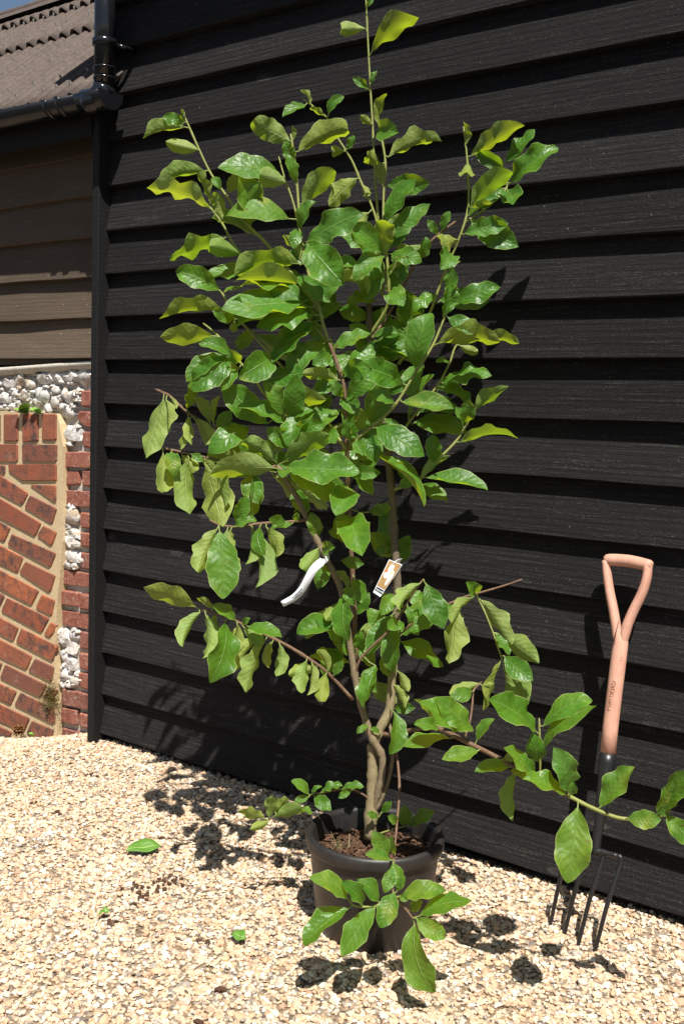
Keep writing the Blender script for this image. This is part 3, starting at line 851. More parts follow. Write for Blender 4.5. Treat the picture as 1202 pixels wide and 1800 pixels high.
# branches: name, material, start and end radius (m), [(px, py, nearer)...]
BRN = [
 ('trunk', M_BARK, .0155, .0125, [(650, 1475, 0), (653, 1420, 0), (655, 1370, 0), (655, 1330, 0), (653, 1305, 0)]),
 ('stem', M_BARK, .0125, .0105, [(653, 1330, .0), (660, 1300, 0), (668, 1280, 0), (684, 1248, 0), (688, 1204, 0), (693, 1120, -.01)]),
 ('stem', M_OLD, .0105, .0080, [(693, 1125, -.01), (698, 1045, -.02), (697, 1000, -.02), (692, 930, -.03), (688, 860, -.03), (681, 795, -.04), (672, 740, -.04), (666, 700, -.05), (656, 640, -.05), (650, 585, -.05), (648, 530, -.05)]),
 ('stem', M_MID, .0095, .0065, [(652, 1428, .0), (664, 1395, .012), (671, 1360, .02), (671, 1328, .024), (655, 1300, .022), (645, 1275, .02), (629, 1215, .02), (620, 1165, .02), (613, 1120, .02), (606, 1070, .02), (597, 1030, .02), (580, 995, .03), (560, 955, .03), (545, 925, .03), (525, 880, .03), (505, 848, .03), (488, 818, .03)]),
 ('stem', M_MID, .007, .004, [(653, 1432, .0), (666, 1412, .008), (681, 1375, .01), (689, 1335, .01), (690, 1300, .0), (682, 1265, -.02)]),
 ('stem', M_TWIG, .0065, .0045, [(625, 1160, -.03), (622, 1050, -.04), (616, 950, -.02), (612, 860, .0), (610, 800, .02), (608, 740, .03), (604, 680, .04), (592, 638, .04), (578, 600, .04)]),
 ('branch', M_SHOOT, .0048, .003, [(578, 600, .04), (568, 570, .04), (558, 530, .03), (545, 490, .02), (532, 440, .02), (527, 400, .02), (524, 350, .02), (520, 300, .02), (515, 262, .02), (511, 235, .02)]),
 ('branch', M_TWIG, .004, .0028, [(622, 1195, .02), (630, 1165, .03), (647, 1143, .04), (688, 1104, .06), (712, 1065, .07), (726, 1042, .08), (744, 1018, .09)]),
 ('branch', M_TWIG, .0045, .002, [(690, 1125, .0), (705, 1112, .01), (742, 1085, .04), (810, 1052, .06), (850, 1040, .07), (890, 1028, .07), (918, 1018, .07)]),
 ('branch', M_TWIG, .0048, .003, [(620, 1230, .02), (575, 1182, .04), (530, 1150, .06), (490, 1127, .06), (440, 1104, .07), (400, 1085, .07), (350, 1070, .07)]),
 ('branch', M_TWIG, .0042, .0026, [(540, 914, .03), (500, 918, .05), (460, 920, .06), (415, 926, .07), (385, 922, .07), (368, 914, .07)]),
 ('branch', M_TWIG, .004, .0026, [(488, 818, .03), (460, 826, .03), (420, 818, .02), (380, 808, .02), (330, 797, .02), (286, 787, .02)]),
 ('branch', M_TWIG, .004, .0028, [(500, 842, .03), (450, 800, .0), (420, 775, -.01), (378, 752, 0), (330, 725, .01), (300, 697, .01), (273, 684, .01)]),
 ('branch', M_SHOOT, .0042, .0024, [(565, 545, .03), (520, 490, .02), (470, 430, .02), (442, 402, .02), (422, 380, .02), (402, 350, .02), (372, 307, .02), (352, 267, .02), (330, 217, .02), (320, 196, .02)]),
 ('branch', M_SHOOT, .004, .0024, [(575, 600, .03), (540, 560, .02), (490, 518, .03), (440, 465, .04), (410, 428, .04), (392, 395, .04), (368, 362, .04)]),
 ('branch', M_SHOOT, .0042, .0024, [(608, 790, .03), (560, 718, .01), (512, 662, .02), (475, 622, .03), (437, 580, .04), (410, 550, .04), (390, 515, .04), (366, 497, .04)]),
 ('branch', M_SHOOT, .004, .0024, [(607, 745, .03), (560, 760, .0), (510, 738, .02), (467, 695, .04), (447, 665, .05), (425, 640, .06), (385, 592, .06), (357, 568, .06)]),
 ('branch', M_SHOOT, .0045, .0026, [(612, 785, .02), (632, 768, .05), (660, 745, .07), (695, 711, .08), (730, 655, .09), (760, 608, .09), (780, 560, .09), (793, 528, .09)]),
 ('branch', M_SHOOT, .0045, .0026, [(687, 862, -.03), (725, 850, .0), (745, 835, .02), (775, 803, .03), (800, 777, .03), (818, 750, .03), (826, 730, .03)]),
 ('branch', M_SHOOT, .0038, .0024, [(683, 800, -.04), (720, 740, -.03), (767, 680, -.02), (790, 638, -.01), (803, 606, -.01), (840, 590, -.01)]),
 ('branch', M_TWIG, .0045, .0032, [(652, 600, -.05), (690, 540, -.04), (722, 477, -.02), (745, 440, -.01), (767, 415, 0), (805, 386, 0)]),
 ('branch', M_SHOOT, .0040, .0022, [(700, 640, -.04), (750, 560, -.03), (770, 510, -.02), (782, 477, -.01), (810, 410, .01), (822, 365, .01), (823, 317, .01), (818, 252, .01), (814, 222, .01)]),
 ('branch', M_SHOOT, .003, .002, [(818, 390, .01), (855, 365, -.01), (890, 330, -.02), (885, 297, -.02), (882, 280, -.02)]),
 ('branch', M_SHOOT, .0045, .0024, [(650, 590, -.03), (680, 540, .0), (683, 505, .02), (680, 455, .03), (674, 402, .03), (674, 342, .03), (677, 285, .03), (667, 225, .03)]),
 ('branch', M_SHOOT, .0042, .0018, [(672, 520, -.02), (668, 430, -.02), (662, 350, -.01), (657, 275, 0), (655, 225, 0), (652, 175, 0), (648, 100, 0), (643, 0, 0), (641, -40, 0)]),
 ('branch', M_SHOOT, .0038, .002, [(668, 460, -.01), (665, 407, -.01), (655, 367, -.01), (635, 322, -.01), (617, 280, -.01), (589, 236, -.01), (575, 208, -.01), (545, 183, -.01), (532, 173, -.01)]),
 ('branch', M_SHOOT, .0036, .002, [(532, 440, .02), (527, 405, .03), (515, 355, .03), (500, 312, .03), (490, 275, .03)]),
 ('branch', M_TWIG, .006, .0045, [(670, 1290, -.01), (690, 1292, .03), (720, 1284, .08), (767, 1280, .16), (823, 1306, .24), (871, 1330, .30), (901, 1347, .34), (950, 1376, .38), (999, 1399, .41)]),
 ('branch', M_SHOOT, .0045, .003, [(999, 1399, .41), (1040, 1420, .43), (1084, 1437, .45), (1120, 1440, .46), (1150, 1437, .47), (1172, 1430, .48)]),
 ('branch', M_SHOOT, .0032, .002, [(950, 1376, .38), (949, 1345, .38), (948, 1300, .39), (947, 1262, .39)]),
 ('branch', M_SHOOT, .0024, .0016, [(836, 1045, .07), (850, 1072, .08), (866, 1112, .09), (878, 1148, .1), (886, 1168, .1)]),
 ('branch', M_TWIG, .0030, .002, [(815, 1302, .23), (826, 1265, .22), (830, 1235, .2), (832, 1214, .19), (846, 1199, .18)]),
 ('branch', M_TWIG, .0032, .0022, [(690, 1300, .02), (697, 1325, .06), (702, 1385, .13), (698, 1440, .2), (693, 1500, .27), (690, 1560, .32), (696, 1580, .33), (712, 1597, .345), (728, 1618, .36)]),
 ('branch', M_SHOOT, .0026, .002, [(692, 1572, .325), (670, 1588, .335), (645, 1594, .345), (622, 1592, .355), (612, 1580, .355)]),
 ('branch', M_TWIG, .003, .002, [(652, 1410, 0), (640, 1398, .01), (620, 1388, .01), (600, 1387, .0), (570, 1393, -.01), (545, 1398, -.02), (510, 1418, -.02), (472, 1442, -.02)]),
 ('branch', M_SHOOT, .0024, .0018, [(660, 1450, .0), (665, 1438, .02), (672, 1425, .025)]),
 ('branch', M_SHOOT, .0024, .0018, [(668, 1465, .03), (690, 1458, .04), (710, 1453, .05)]),
]
SAMP = []
for (nm, mt, r0, r1, pts) in BRN:
    cp = catmull(pts, 5)
    P3 = [tp(*c) for c in cp]
    n = len(P3); rr = [r0 + (r1 - r0) * i / (n - 1) for i in range(n)]
    rgb = random.Random(int(pts[0][0] * 7 + pts[0][1]))
    rr = [r * (1 + .06 * rgb.uniform(-1, 1) + (.22 if rgb.random() < .09 else 0)) for r in rr]
    rr[-1] *= .5
    MB().tube(P3, rr, 8 if r0 > .006 else 6).build(nm, mt, tree, True)
    for c in cp: SAMP.append(c)
SAMP = np.array(SAMP)

PROF_S = [0, .05, .11, .18, .25, .32, .40, .48, .56, .64, .72, .80, .87, .93, .97, 1.0]
PROF_W = [.04, .17, .35, .53, .69, .82, .92, .98, 1.0, .96, .86, .70, .50, .30, .14, .0]
def leaf(bx, by, tx, ty, w, side='T', extra=0.0, rg=None, join=None):
    rg = rg or random.Random(int(bx * 31 + by * 17 + tx * 7 + ty))
    dd = np.hypot(SAMP[:, 0] - bx, SAMP[:, 1] - by)
    k = int(dd.argmin()); off = SAMP[k, 2]
    start = tp(*SAMP[k])
    if dd[k] < 8: bx, by = bx + (tx - bx) * .07, by + (ty - by) * .07
    off += extra + rg.uniform(.002, .012)
    if by < 950:                              # crown leaves: traced a little short of their turned-away tips
        g = 1.16 if 420 < bx < 730 and 380 < by else 1.07
        tx, ty, w = bx + (tx - bx) * g, by + (ty - by) * g, w * (g + .04)
    B = tp(bx, by, off); T = tp(tx, ty, off)
    proj = np.linalg.norm(T - B); scale = proj / math.hypot(tx - bx, ty - by)
    wm = w * scale
    wm *= (.97 if wm > .38 * proj else 1.14); W = max(wm, .50 * proj); L = proj * 1.04
    if wm > .60 * proj: L = max(L, wm / .56)
    L = min(L, proj * 1.9)
    tilt = math.acos(min(1, proj / L)) + rg.uniform(-.1, .22)
    a0 = Vector((T - B) / proj); view = Vector(CAM - (B + T) / 2).normalized()
    view = (view - a0 * view.dot(a0)).normalized()
    a = (a0 * math.cos(tilt) + view * math.sin(tilt)).normalized()
    vv = (view - a * view.dot(a)).normalized()
    u = a.cross(vv)
    if abs(u.z) < .35:
        if rg.random() < .5: u = -u
    elif u.z < 0: u = -u
    ct = min(1.0, wm / W); th = math.acos(ct) + rg.uniform(-.08, .08)
    nrm = (vv * math.cos(th) + u * math.sin(th)) if side == 'T' else (-vv * math.cos(th) + u * math.sin(th))
    nrm.normalize()
    curl = rg.uniform(.05, .95); fold = rg.uniform(.02, .5); wav = rg.uniform(.08, .36)
    if side == 'U': curl *= .8; fold = rg.uniform(.2, .85)
    f1, f2 = rg.uniform(1.3, 3.2), rg.uniform(1.3, 3.2); p1, p2 = rg.uniform(0, 6.28), rg.uniform(0, 6.28)
    skew = rg.uniform(-.35, .35); tw = rg.uniform(-.6, .6)
    b = nrm.cross(a).normalized()
    Bv = Vector(B); pos = Bv.copy(); verts = []; uvs = []
    NS, cols = len(PROF_S), (-1, -.66, -.33, 0, .33, .66, 1); NC = 7
    tipflick = rg.uniform(-1.0, 1.2)
    pw_ = rg.uniform(.8, 1.15)
    for i, s in enumerate(PROF_S):
        if i:
            ds = (PROF_S[i] - PROF_S[i - 1]) * L
            sm = (PROF_S[i] + PROF_S[i - 1]) / 2
            ph = curl * (sm - .5) * 1.6 + tipflick * max(0, sm - .75) * 2 + .0
            pos = pos + (a * math.cos(ph) - nrm * math.sin(ph)) * ds + b * skew * ds * (sm - .5)
        ph = curl * (s - .5) * 1.6
        nl = (nrm * math.cos(ph) + a * math.sin(ph))
        ta = tw * (s - .3)
        bl = b * math.cos(ta) + nl * math.sin(ta); nl2 = nl * math.cos(ta) - b * math.sin(ta)
        hw = W / 2 * PROF_W[i] ** pw_
        for c in cols:
            ww = wav * math.sin(2 * math.pi * (f1 if c < 0 else f2) * s + (p1 if c < 0 else p2)) * c * c
            ed = 1 + (.06 * math.sin((15 + 4 * f1) * s + p1 * 3) if abs(c) == 1 else 0)
            verts.append(pos + bl * (c * hw * ed * math.cos(fold * .8)) + nl2 * hw * (abs(c) ** 1.3 * fold + ww))
            uvs.append((s, c * .5 + .5))
    faces = []
    for i in range(NS - 1):
        for j in range(NC - 1):
            q = i * NC + j
            faces.append((q, q + 1, q + 1 + NC, q + NC))
    # petiole: from the twig to a little way up the midrib
    st = Vector(start); r = .0016
    mb = MB(); midp = (st + Bv) / 2 + Vector((0, 0, -.1 * (Bv - st).length)) if (Bv - st).length > .03 else (st + Bv) / 2
    mid1 = Vector(verts[2 * NC + 3]) - nrm * .0008
    mb.tube([st, midp, Bv, mid1], [r, r, r * .9, r * .4], 4, cap=False)
    n0 = len(verts); verts += mb.v; faces += [tuple(i + n0 for i in q) for q in mb.f]
    uvs += [(.5, .5)] * len(mb.v)
    # winding: upper side must face along nrm
    v0, v1, v2 = (Vector(verts[i]) for i in faces[20][:3])
    if (v1 - v0).cross(v2 - v0).dot(nrm) < 0:
        faces = [tuple(reversed(q)) if i < (NS - 1) * (NC - 1) else q for i, q in enumerate(faces)]
    if join is not None:
        n0 = len(join[0]); join[0].extend(verts); join[1].extend(tuple(i + n0 for i in q) for q in faces); join[2].extend(uvs); return
    return mesh_obj('leaf', verts, faces, M_LEAF, tree, True, uv=uvs)
T, U = 'T', 'U'
LEAVES = [
 # top shoot
 (648,95,728,38,28,U),(642,50,597,52,28,U),(649,158,622,138,14,T),(652,150,662,127,10,T),(662,222,708,236,36,T),(655,220,636,205,14,U),(664,222,677,170,14,U),(676,278,769,250,30,U),
 (540,183,495,206,18,T),(575,205,603,172,14,T),(573,205,546,190,10,U),(513,250,445,216,38,U),(520,268,612,226,34,U),(512,250,513,224,10,U),(610,264,621,240,14,T),(608,266,580,264,20,U),
 (546,185,530,160,8,U),(642,12,655,0,8,T),
 # upper left shoots
 (328,215,289,205,20,T),(332,222,254,245,24,U),(352,264,296,250,30,U),(325,205,319,193,6,U),(366,300,284,320,26,U),(374,310,392,337,14,T),(398,342,419,308,24,U),(372,362,343,303,14,U),(376,368,268,335,22,U),
 (392,388,378,342,24,U),(440,402,424,312,38,T),(515,385,403,378,32,T),(500,310,389,297,34,T),(508,322,460,308,36,U),(519,325,505,275,18,T),(518,290,504,256,22,T),
 (402,416,301,453,30,U),(430,448,378,435,36,U),(390,512,313,478,38,T),(402,545,291,561,26,U),(408,560,420,525,28,T),(415,562,381,548,26,T),(416,562,438,540,18,T),(413,560,411,583,14,U),
 (383,590,291,594,28,U),(410,628,350,606,24,T),(408,628,338,685,50,T),(402,628,332,670,22,T),(420,638,405,618,22,T),(483,628,426,662,46,T),(422,645,388,688,22,T),
 # left cluster
 (290,692,259,797,38,U),(292,697,296,760,12,U),(300,697,310,718,10,U),(332,727,318,790,16,U),(335,730,339,786,14,U),(340,733,366,786,18,U),(328,722,337,668,20,T),(372,748,342,700,24,U),(375,750,386,700,14,U),
 (470,745,403,688,44,T),(500,745,425,718,24,T),(384,762,408,722,26,T),(438,752,370,795,36,T),(503,735,467,680,30,T),(513,738,520,667,34,T),(520,778,472,755,30,T),
 (488,822,381,832,36,U),(490,815,430,780,30,U),(494,815,570,770,34,U),(505,822,617,828,40,T,.02),(505,828,583,875,38,T,.01),(498,828,495,848,24,T),
 (287,792,288,872,40,U),(300,792,309,843,28,T,.01),(318,798,347,830,24,U),(332,800,337,899,35,U,.01),(358,806,392,922,46,U),(366,810,396,890,22,U,.01),(335,797,358,812,14,T),(350,802,386,846,14,U),
 (437,824,451,877,34,T,-.03),(442,825,435,905,18,T,-.03),(415,922,432,873,26,T),(410,927,453,914,18,T),(384,925,350,1002,32,U),(386,927,392,1043,55,T,.02),(398,927,418,1002,24,U),(406,927,412,962,14,U),
 (446,925,450,1024,38,U),(444,925,433,986,18,U,.01),(456,922,466,976,18,T),(466,922,490,980,20,U),(503,919,474,912,18,T),(520,917,522,899,11,T),(516,920,480,930,14,T),
 # lower left branch
 (352,1070,256,1036,36,U),(376,1072,345,1050,14,U),(416,1092,370,1062,18,T),(354,1072,321,1138,26,U),(362,1074,357,1162,34,U),(378,1078,385,1120,18,T,-.02),(398,1086,366,1206,50,T,.02),(418,1093,408,1154,22,U),
 (426,1100,462,1136,26,U),(432,1100,501,1121,22,T,.01),(425,1098,443,1084,12,T),(462,1116,409,1183,32,U),(468,1120,435,1213,24,U),(480,1124,474,1174,18,U),(492,1128,487,1189,25,U),(420,1098,415,1156,12,U,-.02),
 (560,1172,507,1186,30,U),(540,1156,529,1220,26,U),(549,1162,542,1221,14,U),(574,1180,564,1233,32,U,.01),(585,1190,603,1160,18,T),(600,1108,511,1113,34,T,-.03),(612,1040,613,1132,30,T,.03),(604,1055,571,1092,26,U),
 (563,960,530,1002,34,U),(575,990,557,1037,28,T,-.02),(560,950,547,903,22,T,-.02),(566,962,594,962,28,T),(578,1185,555,1140,16,U),
 # inner middle
 (614,905,638,983,52,T,.05),(600,985,641,991,24,T,.02),(616,905,589,928,22,T,.04),(613,852,590,907,44,T,.03),(612,835,663,832,22,T,.03),(650,900,686,892,18,T,-.04),(660,970,686,960,18,T,-.04),(612,1036,587,1002,14,U,.02),
 (622,1015,638,1062,30,T,.03),(608,1032,626,1070,22,T,.02),(690,1045,669,1082,30,T,.05),(688,1050,655,1042,8,T,.03),(690,1080,648,1150,34,T,.02),(700,1090,673,1112,28,T),(702,1090,706,1112,16,T),
 (740,1022,697,1082,26,U),(746,1020,779,1102,46,T,.02),(715,1062,721,1100,16,T),(836,1044,813,1015,28,T),(834,1046,794,1097,26,U),(800,1058,788,1167,36,U),(770,1072,724,1112,26,T,.02),
 (842,1050,894,1132,36,U),(870,1110,944,1162,34,U,-.01),(870,1112,896,1152,18,T),(882,1150,931,1192,40,T,.02),(884,1160,927,1238,34,U),(846,1200,786,1222,30,U,-.02),(832,1214,784,1226,28,T,.02),(845,1205,869,1202,14,U),
 (948,1290,842,1216,36,T),(880,1158,852,1252,14,U),(884,1165,885,1266,24,U,-.02),(832,1285,761,1221,36,T,.03),(812,1288,722,1224,34,T,.02),(772,1280,717,1272,24,T),(690,1245,736,1243,22,T,-.02),(838,1300,869,1262,22,T),(768,1278,724,1222,14,U,-.03),
 (692,1245,684,1327,33,T,.06),(668,1290,648,1278,10,T,.03),(650,1275,625,1290,12,T,.02),
 # long lower right branch
 (792,1298,705,1318,20,T),(846,1318,772,1336,30,T,.01),(898,1348,831,1358,28,T),(932,1368,893,1354,14,T),(880,1336,898,1333,18,U),(938,1362,871,1300,24,T,.02),(942,1366,894,1325,28,T),(950,1345,934,1277,36,T,-.02),(1000,1396,968,1299,40,T),
 (948,1280,1041,1226,30,T),(949,1320,1056,1240,30,T,.01),(1000,1398,914,1366,34,T,.02),(908,1350,904,1438,26,U,-.01),(1004,1398,1006,1366,18,T,.01),(1016,1410,998,1542,66,T,.02),(1050,1424,1113,1347,44,T),
 (1097,1438,1153,1441,34,T),(1150,1437,1184,1368,30,T),(1166,1432,1217,1350,36,T,.01),(1168,1432,1206,1472,36,T),(1160,1434,1178,1425,10,T),
 # low twig in front of the pot
 (680,1512,654,1457,30,T),(690,1512,638,1500,18,T),(692,1505,689,1460,18,T,-.01),(692,1520,677,1567,24,T,.01),(690,1515,701,1552,26,T,.01),(694,1565,671,1623,38,T,.03),
 (616,1582,531,1537,36,T),(640,1593,589,1540,30,T,-.01),(668,1588,619,1540,28,T,-.01),(620,1592,537,1658,40,T),(662,1590,606,1675,42,T),(700,1575,787,1567,38,T),(730,1612,833,1586,34,T),(728,1612,781,1646,36,T,.01),
 (726,1615,762,1736,52,T),(697,1568,713,1539,16,T),(702,1575,716,1582,12,T),(718,1602,747,1580,20,T,-.01),
 (708,1453,712,1403,28,T),(712,1453,766,1425,24,T),(698,1445,676,1430,18,T),(670,1430,691,1406,16,T),(666,1436,641,1427,14,T),
 (545,1398,509,1369,16,T),(545,1400,517,1408,15,T),(550,1397,584,1426,26,T),(562,1394,605,1380,14,T),(597,1388,641,1384,12,T),(618,1390,594,1403,14,T),(547,1397,569,1380,10,T),
 (472,1440,483,1390,28,U),(470,1440,417,1426,16,U),(476,1438,541,1420,28,U),(475,1442,441,1458,20,U),(482,1436,511,1400,14,U),(508,1418,551,1432,10,T),
 # crown centre
 (540,425,626,380,34,T),(540,428,598,494,54,T,.05),(528,362,586,301,36,U),(630,310,576,366,34,U),(528,410,552,357,16,T),(525,402,515,442,20,T),(528,458,503,421,14,U),(532,462,418,488,30,U),
 (540,500,427,492,26,U),(520,505,411,508,16,T),(545,530,409,540,26,T),(548,540,429,569,28,T),(558,552,460,571,24,T),(560,570,494,602,26,T),(650,372,621,399,24,U),(673,330,664,289,22,U),(668,290,644,274,24,U),
 (676,325,751,323,34,T),(675,392,723,329,26,T),(684,408,743,368,26,T),(676,446,619,399,30,T),(676,452,675,401,34,U),(680,446,621,493,24,T),(684,482,715,457,16,U),(684,510,717,547,32,T),(668,500,654,474,18,T),
 (660,530,610,533,16,T),(664,456,604,418,18,T,-.02),(662,455,622,414,20,T,-.02),(548,498,623,469,20,T),(560,532,593,499,20,T),(562,512,623,498,16,U),(732,460,749,418,18,T),(736,455,700,432,20,U),(770,413,751,387,14,T),(775,408,788,375,12,T),
 (805,420,771,434,32,U),(797,445,764,486,36,T),(812,412,884,394,30,T,.02),(822,385,906,431,46,T),(890,330,909,384,40,T),(888,330,834,352,30,T,-.01),(823,362,893,307,28,U,.02),(821,278,908,223,28,U),(886,297,838,269,26,T),
 (885,288,931,235,26,T),(893,325,972,266,38,T),(822,285,817,319,28,U),(817,258,813,219,8,U),(824,365,861,357,12,U),(818,382,872,352,22,T,-.02),
 # right side
 (778,560,786,494,20,T),(790,530,797,476,16,T),(793,532,870,505,34,T),(793,528,794,496,8,U),(782,556,843,582,28,T),(762,604,871,603,30,U),(728,655,757,551,46,T,.01),(842,590,907,602,16,U),(805,606,839,621,18,U),(772,675,863,660,22,T),
 (792,635,763,636,10,T),(715,742,754,667,12,T),(700,706,784,714,30,T),(770,678,824,706,18,T),(820,745,823,700,26,T),(825,733,888,687,18,U),(696,710,651,693,18,T),(652,600,713,606,20,T),(655,610,719,632,14,T),(652,592,697,586,16,T),
 (770,515,724,547,22,T),(752,558,714,569,18,T),(700,560,702,540,10,U),(655,748,739,797,42,T,.02),(762,815,759,763,28,T),(700,858,729,834,20,T,.02),(722,850,691,814,12,U),(735,843,787,805,16,U),(742,838,849,857,22,T),(655,800,734,878,16,T,.06),
 (800,778,902,770,20,U),(815,752,800,716,14,T),
 # shaded heart of the crown
 (560,560,488,628,22,T,-.02),(575,600,508,652,36,T,-.03),(582,612,641,589,22,T),(600,650,652,648,34,T,.02),(585,625,547,641,24,T),(598,668,539,660,20,U),(606,700,661,657,34,T,.01),(603,700,588,673,18,T),(600,665,620,640,16,T),
 (510,738,548,722,10,T),(515,760,566,745,30,T),(575,755,592,780,26,T),(615,780,612,738,14,T,.02),(625,772,636,797,20,T,.02),(684,815,719,842,12,T),(612,860,570,850,26,T,-.02),(613,900,585,870,30,T,-.03),(616,940,580,935,26,T,-.03),
 (612,800,650,860,30,T,-.03),(640,760,660,810,26,T,-.02),(590,640,560,690,30,T,-.04),(604,690,630,735,30,T,-.03),(560,718,540,775,30,T,-.03),(540,690,575,700,26,T,-.04),(620,1080,650,1040,26,T,-.04),(690,1110,660,1130,28,T,-.03),
 (648,560,600,545,26,T,-.03),(650,560,695,575,24,T,-.03),(656,640,700,660,26,T,-.03),(650,590,620,575,22,T,-.03),(625,1150,580,1120,28,T,-.04),(622,1120,655,1175,30,T,-.03),(688,1190,668,1150,26,T,.0),(700,1095,690,1185,30,T,.04),
 (630,1190,660,1215,26,T,-.02),(660,1170,637,1245,26,T,.0),(700,1180,718,1215,18,U,.02),(545,560,560,600,22,T,-.02),(480,520,455,545,22,U),(636,322,650,350,18,U,-.02),(690,1200,712,1245,16,U,.0),
]
# more leaves off the same twigs fill the heart of the crown and the middle of the stems
rf = random.Random(77)
cand = [c for c in SAMP if (400 < c[0] < 770 and 400 < c[1] < 860) or (570 < c[0] < 720 and 860 < c[1] < 1200)]
for k in range(88):
    c = cand[rf.randrange(len(cand))]
    a_ = rf.uniform(0, 6.283); l_ = rf.uniform(55, 98)
    dx, dy = math.cos(a_), math.sin(a_) * .8 + .1
    LEAVES.append((c[0] + dx * 9, c[1] + dy * 9, c[0] + dx * (9 + l_), c[1] + dy * (9 + l_), l_ * rf.uniform(.26, .46), 'T' if rf.random() < .8 else 'U', rf.uniform(-.11, -.015)))
# the 300 largest are single parts, the smallest ones share one mesh
LEAVES.sort(key=lambda q: -math.hypot(q[2] - q[0], q[3] - q[1]) * q[4])
small = ([], [], [])
for i, q in enumerate(LEAVES): leaf(*q, join=None if i < 300 else small)
tag(mesh_obj('small_leaves', small[0], small[1], M_LEAF, tree, True, uv=small[2]), kind='stuff')

# ------------------------------------------------------------------ garden fork
def wood_mat():
    t = NT('ash_handle'); g = t.noise(t.wpos((260, 260, 14)), 1.0, 4, .6, .4); p = t.wpos()
    c = t.mix(g, (.42, .20, .135), (.62, .36, .265))
    c = t.mix(t.math('MULTIPLY', t.ramp(t.noise(p, 12, 3), [(.5, 0), (.8, 1)]), .55), c, (.36, .16, .10))
    t.set(c, .6, .3); t.bump(g, .4, .002); return t.m
M_WOOD = wood_mat()
M_IRON = simple('black_coated_steel', (.012, .0118, .012), .38, .5, .0, 60, .4, .15)
M_SLOT = simple('split_line', (.06, .025, .015), .8, .2)
FK_A = (.226 - .035) / .893
def fk(px, py, off=0.0):
    """point in the fork's leaning plane"""
    d = ray(px, py)
    k = (-.226 + FK_A * CAM[2] - CAM[1]) / (d[1] - FK_A * d[2])
    P = CAM + d * k
    nn = np.array([0, -1, FK_A]); nn = nn / np.linalg.norm(nn)
    return P + nn * off
fork = empty('garden_fork', tuple(atz(1006, 1650, 0)), 'garden fork with wooden split handle leaning on the black shed', 'garden fork')
fn = Vector((0, -1, FK_A)).normalized()
# shaft and its two arms
sh = [fk(*p) for p in [(1068, 1327), (1072, 1280), (1079, 1220), (1085, 1170), (1090, 1130), (1092, 1105)]]
MB().tube(sh, [.0185, .0185, .0185, .0188, (.0185, .017), (.012, .010)], 16, flat=fn).build('shaft', M_WOOD, fork, True)
la = catmull([fk(*p) for p in [(1090, 1165), (1084, 1115), (1078, 1075), (1071, 1040), (1066, 1005), (1065, 986)]], 3)
ra = catmull([fk(*p) for p in [(1089, 1165), (1098, 1112), (1112, 1075), (1128, 1042), (1136, 1015), (1138, 992)]], 3)
rr = [((.0122 - .0022 * i / 15) * min(1, .3 + i / 4), (.016 - .002 * i / 15) * min(1, .35 + i / 4)) for i in range(len(la))]
MB().tube(la, rr, 12, flat=fn).build('handle_arm', M_WOOD, fork, True)
MB().tube(ra, [(a * 1.05, b) for a, b in rr], 12, flat=fn).build('handle_arm', M_WOOD, fork, True)
gb = catmull([fk(*p) for p in [(1062, 984), (1075, 984), (1103, 986), (1132, 992), (1145, 995)]], 3)
MB().tube(gb, [.010, .0135, .0145, .015, .015, .015, .0152, .015, .015, .0145, .014, .0135, .0105], 14).build('grip', M_WOOD, fork, True)
MB().tube([fk(1083, 1135, .0185), fk(1086, 1115, .0178), fk(1090, 1092, .012)], [.0007, .0012, .0006], 5).build('split_line', M_SLOT, fork)
rv = fk(1096, 1157, .0188)
MB().tube([rv, Vector(rv) + fn * .0008], .0012, 8).build('rivet', M_IRON, fork)
# black socket, shoulder and four tines
so_ = catmull([fk(*p) for p in [(1068.5, 1324), (1062, 1375), (1055, 1430), (1049, 1470), (1046, 1502)]], 3)
MB().tube(so_, [.0195, .0192, .018, .0165, .0155, .0145, .0135, .0125, .0118, .0112, .0108, .0108, .011], 14).build('socket', M_IRON, fork, True)
tips = [(967, 1625), (992, 1641), (1017, 1656), (1046, 1670)]
tops = [(999, 1497), (1031, 1500), (1060, 1505), (1091, 1514)]
MB().tube(catmull([fk(*p) for p in [(1003, 1493), (1030, 1494), (1047, 1496), (1062, 1499), (1085, 1505)]], 4), [.0065] * 4 + [.008] * 4 + [.010] * 2 + [.008] * 3 + [.0065] * 4, 10).build('shoulder', M_IRON, fork, True)
for i, (tpx, bpx) in enumerate(zip(tops, tips)):
    a = fk(*tpx); d0 = np.array(atz(*bpx, 0.0))
    dn = (d0 - a) / np.linalg.norm(d0 - a)
    mid = a + (d0 - a) * .45 + np.array(fn) * .010
    pts = [a]
    if i == 0: pts = [fk(1006, 1493), fk(1000, 1494), a + (d0 - a) * .06]
    elif i == 3: pts = [fk(1082, 1504), fk(1090, 1507), a + (d0 - a) * .06]
    else: pts = [fk(tpx[0] + 1, tpx[1] - 9), a + (d0 - a) * .03]
    pts += [mid, d0 - dn * .02 + np.array(fn) * .003, d0 + dn * .06]
    cp = catmull(pts, 4); m = len(cp)
    MB().tube(cp, [.0062 - .0022 * (k / (m - 1)) ** 2 for k in range(m)], 8).build('tine', M_IRON, fork, True)

